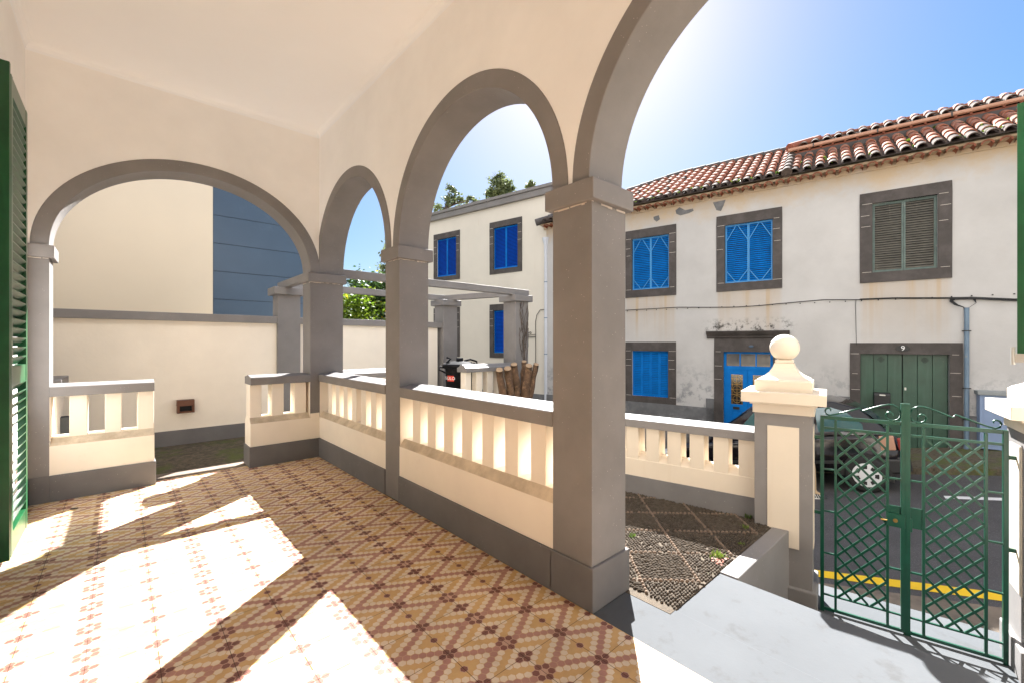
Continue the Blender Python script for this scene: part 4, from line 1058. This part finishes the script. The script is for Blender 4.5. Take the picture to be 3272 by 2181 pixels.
m=MB(MS); m.box(TF-.226,TF-.218,-3.05,-2.2,-.36,.48); build('door',m,'elec',eb,bev=.003)

# ---- left house
TL=11.36
lh=thing('flat_roof_house',(13,10,-.9),'cream flat roofed house with bright blue shutters left of the tiled house','house',fr=MS)
m=MB(MS); m.box(TL+.12,19,6.9,13.9,-3.3,6.0)
build('inner_wall',m,'lhouse',lh)
lops=[(8.125,9.117,3.896,5.288),(10.85,11.84,3.88,5.28),(8.125,9.117,1.10,2.52),(10.85,11.84,1.10,2.52)]
build('wall',wall_open(MS,TL,TL+.13,6.9,13.9,-3.3,6.0,lops),'lhouse',lh)
m=MB(MS); m.box(TL-.10,19.1,6.80,14.0,6.0,6.20); m.box(TL-.14,19.1,6.76,14.0,6.20,6.30); build('roof_cornice',m,'grey',lh,bev=.01)
m=MB(MS); m.box(TL-.03,TL+.01,6.9,13.9,-3.3,-.15); build('plinth',m,'plinth',lh)
for (a,b_,c,d_) in lops:
    f=MB(MS); tf=TL-.02; e=.175
    f.box(tf,TL+.1,a-e,b_+e,d_,d_+.205); f.box(tf,TL+.1,a-e,b_+e,c-.16,c); f.box(tf,TL+.1,a-e,a,c,d_); f.box(tf,TL+.1,b_,b_+e,c,d_); ff=build('stone_surround',f,'basalt',lh,bev=.004)
    j=MB(MS)
    for (p,q) in ((a-e,a),(b_,b_+e)):
        for z in (d_-.0,d_-.28,d_-.52): j.box(tf-.003,tf+.01,p+.02,q-.01,z-.004,z+.004)
    build('joint',j,'mortar',ff)
    for i in range(2):
        w2=(b_-a)/2; o_=b_-i*w2; st=.028; mk=MB(MS); v=TL+.03
        for (u0,u1) in ((.003,st),(w2-st,w2-.003)): mk.box(v,v+.035,o_-u1,o_-u0,c+.01,d_-.01)
        for (z0_,z1_) in ((c+.01,c+.045),(d_-.045,d_-.01)): mk.box(v+.001,v+.034,o_-w2+st,o_-st,z0_,z1_)
        su=build('shutter',mk,'blue',lh)
        sl_=MB(MS); nn_=29; z=c+.045; pp=(d_-c-.09)/nn_
        for k in range(nn_):
            zc=z+pp*(k+.5); sl_.hexa([(v+.002,o_-st,zc-.018),(v+.002,o_-w2+st,zc-.018),(v+.033,o_-w2+st,zc+.012),(v+.033,o_-st,zc+.012),(v+.002,o_-st,zc-.010),(v+.002,o_-w2+st,zc-.010),(v+.033,o_-w2+st,zc+.020),(v+.033,o_-st,zc+.020)])
        build('louvres',sl_,'blued',su)
    bk=MB(MS); bk.box(TL+.09,TL+.11,a,b_,c,d_); build('backing',bk,'dark',ff)
m=MB(MS); m.tube([(TL-.06,7.02,-.9),(TL-.06,7.02,4.25)],.05,14); m.tube([(TL-.06,7.02,4.2),(TL-.06,7.02,4.45),(TL-.06,7.02,4.62),(TL-.06,7.02,4.66)],[.055,.06,.11,.11],14); dp=build('downpipe',m,'pipewhite',lh)
m=MB(MS)
for z in (3.3,2.2,1.1): m.tube([(TL-.06,7.02,z-.012),(TL-.06,7.02,z+.012)],.058,14)
build('pipe_clamp',m,'pipeblue',dp)
m=MB(MS); m.tube([(TL-.02,6.96,2.46),(TL-.02,7.25,2.46),(TL-.02,7.38,2.30),(TL-.02,7.42,2.1),(TL-.02,7.42,.6),(TL-.02,7.5,.42),(TL-.02,7.75,.35)],.01,6); build('cable',m,'wire',lh)
bk_=thing('iron_bracket',(TL-.1,7.6,1.6),'black scrolled iron bracket on the cream house wall','bracket',fr=MS)
m=MB(MS); m.tube([(TL-.02,7.42,1.62),(TL-.02,7.95,1.62)],.012,6); m.tube([(TL-.02,7.42,1.70),(TL-.02,7.8,1.66),(TL-.02,7.9,1.62)],.009,6)
for c in (7.62,7.74): m.tube([(TL-.02,c+.05*math.cos(a/10*6.28)*(1-a/16),1.74+.05*math.sin(a/10*6.28)*(1-a/16)) for a in range(13)],.008,5)
build('bar',m,'wire',bk_)

# ================================================================== CAR
def car():
    s_r=-.99; L=3.75; tN,tFf=8.57,10.17
    ang=math.atan(SL)
    # local car frame: x forward (+s), y across (t), z up ; mapped on sloping road
    root=thing('parked_car',(9.4,1.0,zr(1.0)),'dark hatchback parked on the slope beyond the gate','car',fr=MS)
    ca,sa=math.cos(ang),math.sin(ang)
    def mp(x,y,z):  # x from rear 0..L
        s_=s_r+x*ca+z*sa; zz=zr(s_r)-x*sa+z*ca
        return (tN+y,s_,zz)
    W=1.60
    def half(y): # narrowing
        return y
    m=MB(MS)
    # body sections along x: (x, halfwidth low, halfwidth shoulder, z_low, z_mid, z_shoulder)
    secs=[(0.0,.66,.60,.30,.50,.78),(.06,.74,.68,.22,.48,.86),(.25,.79,.745,.20,.50,.90),(.6,.80,.765,.18,.50,.91),(1.3,.80,.77,.18,.5,.90),(2.2,.80,.77,.18,.5,.87),(2.75,.80,.765,.18,.5,.83),(3.2,.785,.74,.19,.48,.77),(3.55,.74,.68,.2,.46,.68),(3.70,.66,.60,.24,.42,.58),(3.75,.60,.52,.30,.42,.50)]
    vs=[];n=8
    for (x,wl_,wsh,zl,zm,zs_) in secs:
        cy=.80
        ring=[(cy-wl_*.96,zl),(cy-wl_,zm),(cy-wsh,zs_-.06),(cy-wsh*.93,zs_),(cy+wsh*.93,zs_),(cy+wsh,zs_-.06),(cy+wl_,zm),(cy+wl_*.96,zl)]
        vs+=[mp(x,y,z) for y,z in ring]
    fs=[]
    for i in range(len(secs)-1):
        for j in range(n): fs.append((i*n+j,i*n+(j+1)%n,(i+1)*n+(j+1)%n,(i+1)*n+j))
    fs+=[tuple(range(n)),tuple(range((len(secs)-1)*n,len(secs)*n))[::-1]]
    m.add(vs,fs,0,True); bod=build('body',m,'carp',root)
    md=bod.modifiers.new('sub','SUBSURF'); md.levels=2; md.render_levels=2
    # cabin
    m=MB(MS); cy=.80
    cab=[(.10,.66,.86),(.42,.60,1.25),(.75,.585,1.385),(1.6,.58,1.40),(1.95,.59,1.34),(2.75,.68,.84)]
    vs=[]
    for (x,hw_,z) in cab: vs+=[mp(x,cy-hw_,z),mp(x,cy-hw_*.55,z+.018),mp(x,cy+hw_*.55,z+.018),mp(x,cy+hw_,z)]
    base=[(.10,.72,.84),(.42,.735,.86),(.75,.74,.87),(1.6,.745,.87),(1.95,.745,.86),(2.75,.70,.80)]
    o_=len(vs)
    for (x,hw_,z) in base: vs+=[mp(x,cy-hw_,z),mp(x,cy+hw_,z)]
    fs=[]
    for i in range(5):
        a=4*i
        for j in range(3): fs.append((a+j,a+j+1,a+5+j,a+4+j))
        fs.append((a,a+4,o_+2*i+2,o_+2*i)); fs.append((a+3,o_+2*i+1,o_+2*i+3,a+7))
    fs+=[(0,1,2,3,o_+1,o_),(20,21,22,23,o_+11,o_+10)]
    m.add(vs,fs,0,True); build('roof',m,'carp',bod,bev=.02)
    # side glass (near side), rear quarter and door
    def glass_quad(name,pts,y):
        mm=MB(MS); mm.add([mp(x,y(z),z) for x,z in pts],[tuple(range(len(pts)))]); build(name,mm,'carglass',bod,fixn=False)
    def yy(z): return .80-(.742-(z-.87)*.295)-.012
    glass_quad('side_window',[(.42,.93),(1.0,.93),(1.0,1.30),(.78,1.30),(.60,1.22),(.42,1.02)],yy)
    glass_quad('side_window',[(1.07,.93),(2.25,.93),(1.90,1.28),(1.72,1.32),(1.07,1.32)],yy)
    mm=MB(MS); mm.add([mp(2.02,.24,1.30),mp(2.02,1.36,1.30),mp(2.70,1.46,.88),mp(2.70,.14,.88)],[(0,1,2,3)]); 
    mm.v=[(a,b_,c+.012) for a,b_,c in mm.v]; build('windscreen',mm,'carglass',bod,fixn=False)
    mm=MB(MS); mm.add([mp(.40-.012,.26,1.22),mp(.40-.012,1.34,1.22),mp(.12-.02,1.42,.92),mp(.12-.02,.18,.92)],[(0,1,2,3)]); build('rear_window',mm,'carglass',bod,fixn=False)
    # bumpers, sill trim
    mm=MB(MS); 
    def bx(x0,x1,y0,y1,z0,z1,mi=0): mm.hexa([mp(*p) for p in ((x0,y0,z0),(x1,y0,z0),(x1,y1,z0),(x0,y1,z0),(x0,y0,z1),(x1,y0,z1),(x1,y1,z1),(x0,y1,z1))],mi)
    bx(-.06,.10,.06,1.54,.30,.52); bx(.0,.32,.005,.06,.28,.50); build('rear_bumper',mm,'carplas',bod,bev=.03)
    mm=MB(MS); bx(3.62,3.80,.12,1.48,.24,.45); build('front_bumper',mm,'carplas',bod,bev=.03)
    mm=MB(MS); bx(.75,2.65,-.008,.02,.43,.48); build('side_moulding',mm,'carplas',bod,bev=.005)
    mm=MB(MS); bx(.0,.05,.065,.13,.61,.80); build('tail_lamp',mm,'tail',bod,bev=.02)
    mm=MB(MS); bx(.08,.26,.034,.12,.62,.84); build('tail_lamp',mm,'amber',bod,bev=.02)
    mm=MB(MS); bx(3.45,3.66,.10,.38,.50,.64); build('headlight',mm,'hubcap',bod,bev=.03)
    mm=MB(MS); bx(2.30,2.45,-.10,.06,.88,.99); build('door_mirror',mm,'carp',bod,bev=.03)
    mm=MB(MS); bx(1.12,1.28,-.008,.012,.70,.735); build('door_handle',mm,'carplas',bod,bev=.005)
    # wheels
    for x in (.49,2.93):
        for y,sg in ((.0,-1),(1.42,1)):
            c=Vector(mp(x,y-.045 if sg<0 else y+.02,.27))
            mm=MB(MS); prof=[(.17,.0),(.235,.0),(.268,.02),(.272,.06),(.272,.12),(.262,.165),(.17,.17)]
            N=36; vs=[];
            for r_,yo in prof:
                for k in range(N):
                    a=2*math.pi*k/N; vs.append((c.x+yo,c.y+r_*math.cos(a),c.z+r_*math.sin(a)))
            fs=[(i*N+k,i*N+(k+1)%N,(i+1)*N+(k+1)%N,(i+1)*N+k) for i in range(len(prof)-1) for k in range(N)]
            mm.add(vs,fs,0,True); wh=build('wheel',mm,'tyre',root)
            # arch disc
            fx=c.x-.004 if sg<0 else c.x+.174
            mm=MB(MS); vs=[(fx+.02*(-sg),c.y,c.z)]
            # hubcap with seven trapezoid holes: ring + spokes + hub
            def ann(r0,r1,x0,x1,a0=0,a1=360,n=36):
                v=[];f=[]
                for i in range(n+1):
                    a=R(a0+(a1-a0)*i/n)
                    for (r_,xx) in ((r0,x0),(r1,x1)): v.append((xx,c.y+r_*math.cos(a),c.z+r_*math.sin(a)))
                for i in range(n): f.append((2*i,2*i+2,2*i+3,2*i+1))
                mm.add(v,f,0,True)
            e=sg*.012
            ann(.0,.06,fx+e,fx+e*.9); ann(.06,.096,fx+e*.9,fx+e*.6); ann(.148,.178,fx+e*.3,fx); ann(.178,.186,fx,fx-sg*.02)
            for k in range(7): ann(.094,.149,fx+e*.6,fx+e*.3,k*51.43-11,k*51.43+11,5)
            hc=build('hubcap',mm,'hubcap',wh,fixn=False)
            mm=MB(MS); xx=fx-sg*.018; mm.add([(xx,c.y+.185*math.cos(2*math.pi*k/24),c.z+.185*math.sin(2*math.pi*k/24)) for k in range(24)],[tuple(range(24))]); build('wheel_rim',mm,'carplas',wh,fixn=False)
            if sg<0:
                mm=MB(MS); v=[];f=[]
                for i in range(21):
                    a=math.pi*i/20
                    for r_ in (.275,.325): v.append((c.x-.012,c.y+r_*math.cos(a),c.z+r_*math.sin(a)))
                for i in range(20): f.append((2*i,2*i+2,2*i+3,2*i+1))
                mm.add(v,f,0); 
                # dark wheel well
                v=[(tN-.010,c.y+.325*math.cos(math.pi*i/20),c.z-.06+.375*math.sin(math.pi*i/20)) for i in range(21)]
                m2=MB(MS); m2.add(v+[(tN+.03,b_,c_) for a_,b_,c_ in v],[tuple(range(21))]+[(k,k+1,k+22,k+21) for k in range(20)]); build('wheel_well',m2,'tyre',bod,fixn=False)
car()

# ================================================================== PERSON (walking behind the gate pillar)
def person():
    base=(8.25,.345); z0=zr(.2)
    pr=thing('person',(base[0],base[1],z0),'person in beige trousers walking past the parked car, mostly hidden by the gate pillar','person',fr=MS)
    def W(s_,t_,z): p=MS@Vector((base[0]+t_,base[1]+s_,z0+z)); return p-ORG[pr.name]
    # walking towards -s ; forward = -s
    J={'pel':(0,0,.95),'sp':(-.01,0,1.15),'ch':(-.02,0,1.34),'nk':(-.02,0,1.48),'hd':(-.04,0,1.56),'hd2':(-.05,0,1.68),
       'hl':(0,-.10,.92),'kl':(-.12,-.10,.50),'al':(-.15,-.10,.09),'tl':(-.26,-.10,.04),
       'hr':(0,.10,.92),'kr':(.02,.10,.50),'ar':(.30,.10,.18),'tr':(.16,.10,.05),
       'shl':(-.02,-.19,1.42),'el':(.08,-.23,1.15),'wl':(0,-.23,.92),'shr':(-.02,.19,1.42),'er':(.02,.24,1.15),'wr':(-.06,.22,.94)}
    E=[('pel','sp'),('sp','ch'),('ch','nk'),('nk','hd'),('hd','hd2'),('pel','hl'),('hl','kl'),('kl','al'),('al','tl'),('pel','hr'),('hr','kr'),('kr','ar'),('ar','tr'),('ch','shl'),('shl','el'),('el','wl'),('ch','shr'),('shr','er'),('er','wr')]
    RD={'pel':(.15,.12),'sp':(.135,.11),'ch':(.16,.12),'nk':(.055,.055),'hd':(.085,.08),'hd2':(.085,.095),'hl':(.09,.09),'kl':(.06,.06),'al':(.045,.045),'tl':(.04,.03),'hr':(.09,.09),'kr':(.06,.06),'ar':(.045,.045),'tr':(.04,.03),'shl':(.06,.06),'el':(.043,.043),'wl':(.03,.03),'shr':(.06,.06),'er':(.043,.043),'wr':(.03,.03)}
    ks=list(J); me=bpy.data.meshes.new('body'); me.from_pydata([W(*J[k]) for k in ks],[(ks.index(a),ks.index(b_)) for a,b_ in E],[])
    me.materials.append(M['skin']); me.materials.append(M['khaki']); me.materials.append(M['navy'])
    o=bpy.data.objects.new('body',me); COL.objects.link(o); o.parent=pr; ORG['body']=ORG[pr.name]
    sk=o.modifiers.new('skin','SKIN'); 
    for i,k in enumerate(ks): me.skin_vertices[0].data[i].radius=RD[k]
    me.skin_vertices[0].data[0].use_root=True
    o.modifiers.new('sub','SUBSURF').levels=2; o.modifiers['sub'].render_levels=2
    # bake so that clothes can be coloured by height
    bpy.context.view_layer.update()
    ev=o.evaluated_get(bpy.context.evaluated_depsgraph_get()); nm=bpy.data.meshes.new_from_object(ev)
    o.modifiers.clear(); o.data=nm; nm.materials.clear()
    for k in ('skin','khaki','navy'): nm.materials.append(M[k])
    for p in nm.polygons:
        z=p.center.z; r_=abs((MS.inverted()@(p.center+ORG[pr.name])).x-base[0])
        p.use_smooth=True; p.material_index=1 if (z<1.0 and r_<.19) else (2 if 1.0<=z<1.47 else 0)
        if z<1.0 and r_>=.19: p.material_index=0
    def part(name,mb,mat): 
        return build(name,mb,mat,pr)
    m=MB(MS); m.sphere((base[0],base[1]-.045,z0+1.70),.115,20,14,sc=(.88,1.0,1.0)); m.v=[(a,b_+.02 if c<z0+1.72 else b_,c) for a,b_,c in m.v]; part('hair',m,'hair')
    for (s_,t_,z,pitch) in ((-.205,-.10,.0,0),(.22,.10,.06,-.5)):
        m=MB(MS); c=(base[0]+t_,base[1]+s_,z0+z)
        m.hexa([(c[0]-.045,c[1]-.14,c[2]),(c[0]+.045,c[1]-.14,c[2]),(c[0]+.04,c[1]+.13,c[2]),(c[0]-.04,c[1]+.13,c[2]),(c[0]-.035,c[1]-.12,c[2]+.05),(c[0]+.035,c[1]-.12,c[2]+.05),(c[0]+.04,c[1]+.12,c[2]+.11),(c[0]-.04,c[1]+.12,c[2]+.11)])
        sho=build('shoe',m,'shoe',pr,bev=.012)
        m=MB(MS); m.box(c[0]-.05,c[0]+.05,c[1]-.15,c[1]+.135,c[2]-.012,c[2]+.02)
        for k in range(3): m.bar((c[0]-.046,c[1]-.05+.03*k,c[2]+.02),(c[0]-.042,c[1]-.02+.03*k,c[2]+.075),.012,.008)
        build('sole',m,'shoesole',sho,bev=.006)
    # hands with five fingers
    for nm_,dz in (('wl',0),('wr',0)):
        j=J[nm_]; sg=-1 if nm_=='wl' else 1; m=MB(MS); c=Vector((base[0]+j[1],base[1]+j[0],z0+j[2]))
        m.sphere((c.x,c.y-.01,c.z-.05),.045,12,8,sc=(.4,.9,1.1))
        for f in range(4):
            yo=-.032+f*.020; ln=(.065,.075,.07,.055)[f]
            m.tube([c+Vector((0,yo-.01,-.085)),c+Vector((-.006*sg,yo-.014,-.085-ln*.5)),c+Vector((-.02*sg,yo-.014,-.085-ln))],[.009,.0085,.007],8)
        m.tube([c+Vector((0,-.035,-.03)),c+Vector((-.01*sg,-.065,-.065)),c+Vector((-.015*sg,-.07,-.09))],[.011,.01,.008],8)
        build('hand',m,'skin',pr)
person()

# ================================================================== TREES AND WEEDS
def tree(name,loc,blobs,leafmat,n,lsz,label,group=None,trunk_top=None,twigs=0,extra=None,seed=1,gap=.0):
    random.seed(seed)
    r=thing(name,loc,label,'tree',group)
    m=MB(); tt_=trunk_top or (loc[0],loc[1],blobs[0][2]); m.tube([loc,((loc[0]+tt_[0])/2+.08,(loc[1]+tt_[1])/2,(loc[2]+tt_[2])/2),tt_],[.16,.12,.06],10)
    for (bx,by,bz,br) in blobs: m.tube([tt_,((bx+tt_[0])/2,(by+tt_[1])/2+.1,(bz+tt_[2])/2+.15),(bx,by,bz)],[.05,.035,.015],6)
    for k in range(twigs):
        b_=random.choice(blobs); p=Vector((b_[0],b_[1],b_[2])); dd=Vector((random.uniform(-1,1),random.uniform(-1,1),random.uniform(.3,1.4))).normalized()
        q=p+dd*b_[3]*random.uniform(.9,1.45); m.tube([p,p.lerp(q,.5)+Vector((.05,0,.04)),q],[.018,.01,.004],5)
    build('trunk',m,'trunk',r)
    m=MB()
    vol=[b_[3]**2.3 for b_ in blobs]; tot=sum(vol)
    for b_,v_ in zip(blobs,vol):
        nc=max(6,int(n*v_/tot/26))
        for c in range(nc):
            dd=Vector((random.gauss(0,1),random.gauss(0,1),random.gauss(0,1))).normalized(); rad=b_[3]*(random.random()**.45)
            cc=Vector((b_[0],b_[1],b_[2]))+Vector((dd.x,dd.y,dd.z*.9))*rad; cs_=b_[3]*random.uniform(.10,.22)+lsz
            for k in range(26):
                p=cc+Vector((random.gauss(0,1),random.gauss(0,1),random.gauss(0,.8)))*cs_*.6
                u=Vector((random.uniform(-1,1),random.uniform(-1,1),random.uniform(-.6,.6))).normalized(); v=u.cross(Vector((random.uniform(-1,1),random.uniform(-1,1),random.uniform(-1,1)))).normalized()
                l_=lsz*random.uniform(.6,1.3)
                m.add([p-u*l_,p+v*l_*.45,p+u*l_,p-v*l_*.45],[(0,1,2,3)],1 if (extra and random.random()<extra[1]) else 0)
    build('crown',m,[leafmat]+([extra[0]] if extra else []),r,fixn=False)
    return r
tree('leafy_tree',(4.4,10.9,-.1),[(4.3,10.9,1.8,.9),(4.0,10.7,2.35,.55),(4.6,11.0,2.3,.65),(4.2,10.8,1.2,.9)],'leaf1',9000,.055,'bright yellow green bush beyond the garden wall',seed=2,extra=('flower',.02))
tree('leafy_tree',(5.5,11.8,-.1),[(5.5,11.8,2.3,1.0),(5.1,11.6,2.9,.6),(5.9,11.9,2.9,.7),(5.4,11.7,1.4,.9)],'leaf2',9000,.06,'dark green bush beyond the garden wall, right of the bright one',seed=3,extra=('flower',.012))
tree('sparse_tree',(9.2,18,-1),[(8.75,17.6,4.2,.8),(8.7,17.3,5.0,.6),(9.1,17.6,5.8,.55),(8.4,17.4,3.6,.6)],'leaf3',2600,.09,'tall sparse tree with bare twigs seen through the narrow arch',seed=4,twigs=26)
def px_pt(x,y,d):
    a=R(42.2); F_=Vector((math.sin(a),math.cos(a),0)); R_=Vector((math.cos(a),-math.sin(a),0))
    return Vector((0,0,H))+(F_+R_*((x-1636)/1378)+Vector((0,0,(1093.7-y)/1378)))*d
def px_tree(px,name,label,mat,n,lsz,seed,d,twigs,group):
    bl_=[]
    for (x,y,r_) in px:
        p=px_pt(x,y,d+random.uniform(-.3,.3)); bl_.append((p.x,p.y,p.z,r_*d/1378))
    c=bl_[0]; base=(c[0]+.1,c[1]+.1,-1.0)
    tree(name,base,bl_,mat,n,lsz,label,group,trunk_top=(c[0],c[1],c[2]-c[3]*.6),twigs=twigs,seed=seed)
TG='trees rising behind the flat roofed house'
px_tree([(1600,610,34),(1590,575,24),(1622,600,24),(1575,620,22)],'leafy_tree','round leafy tree crown above the middle of the flat roof','leaf3',2300,.10,5,24,14,TG)
px_tree([(1425,650,26),(1405,675,26),(1450,630,22),(1470,645,18),(1500,640,14),(1515,645,14),(1440,605,16)],'sparse_tree','loose spiky tree crown above the left end of the flat roof','leaf3',1100,.09,6,24,34,TG)
px_tree([(1700,590,9),(1690,594,8)],'small_treetop','small tree tip above the right end of the flat roof','leaf3',260,.08,7,24,2,TG)
# weeds in the cobbles
random.seed(31)
WP=[(2.83,1.78,.03,'small yellow green weed among the pebbles near the grey pillar'),(2.98,1.22,.05,'largest bright green weed at the pebble edge above reddish dry leaves'),(3.62,1.27,.03,'green weed by the top of the retaining wall'),(3.85,1.33,.045,'weed clump at the foot of the gate pillar'),(3.30,1.19,.02,'tiny weed beside the retaining wall edge')]
for (x,y,r_,lb_) in WP:
    m=MB()
    for k in range(int(60*r_/.04)):
        a=random.uniform(0,6.28); l_=random.uniform(.3,1)*r_; p=Vector((x+random.gauss(0,r_*.45),y+random.gauss(0,r_*.4),.005)); q=p+Vector((math.cos(a)*l_*.6,math.sin(a)*l_*.6,random.uniform(.2,.9)*r_)); w__=Vector((-math.sin(a),math.cos(a),0))*.004
        m.add([p-w__*.4,p+w__*.4,(p+q)/2+w__,q,(p+q)/2-w__],[(0,1,2,3,4)])
    tag(build('weed',m,'weed',fixn=False),lb_,'weed','weeds growing in the pebble paving')
m=MB()
for k in range(40):
    x=2.93+random.gauss(0,.04); y=1.19+random.gauss(0,.018); a=random.uniform(0,6.28); l_=.012
    if y<1.15: continue
    p=Vector((x,y,.016)); u=Vector((math.cos(a),math.sin(a),random.uniform(-.3,.3)))*l_; v=Vector((-math.sin(a),math.cos(a),.2))*l_*.4
    m.add([p-u,p+v,p+u,p-v],[(0,1,2,3)])
tag(build('dry_leaves',m,'tileun',fixn=False),'reddish dry leaf litter on the pebbles beside the landing',None,None,'stuff')
# a few dead leaves on the tiles
for (x,y,s_,lb_) in ((-.30,5.35,.035,'curled brown leaf on the tiles near the left pillar plinth'),(-.52,3.42,.025,'small dark dead leaf on the tiles at the left photo edge')):
    m=MB(); n_=9; pts=[]
    for i in range(n_):
        a=2*math.pi*i/n_; pts.append((x+math.cos(a)*s_*(1 if i%2 else .65),y+math.sin(a)*s_*.55,.004+random.uniform(0,.012)))
    pts.append((x,y,.003)); m.add(pts,[(i,(i+1)%n_,n_) for i in range(n_)],0,True)
    tag(build('dead_leaf',m,'vine',fixn=False),lb_,'leaf','dead leaves on the porch floor')
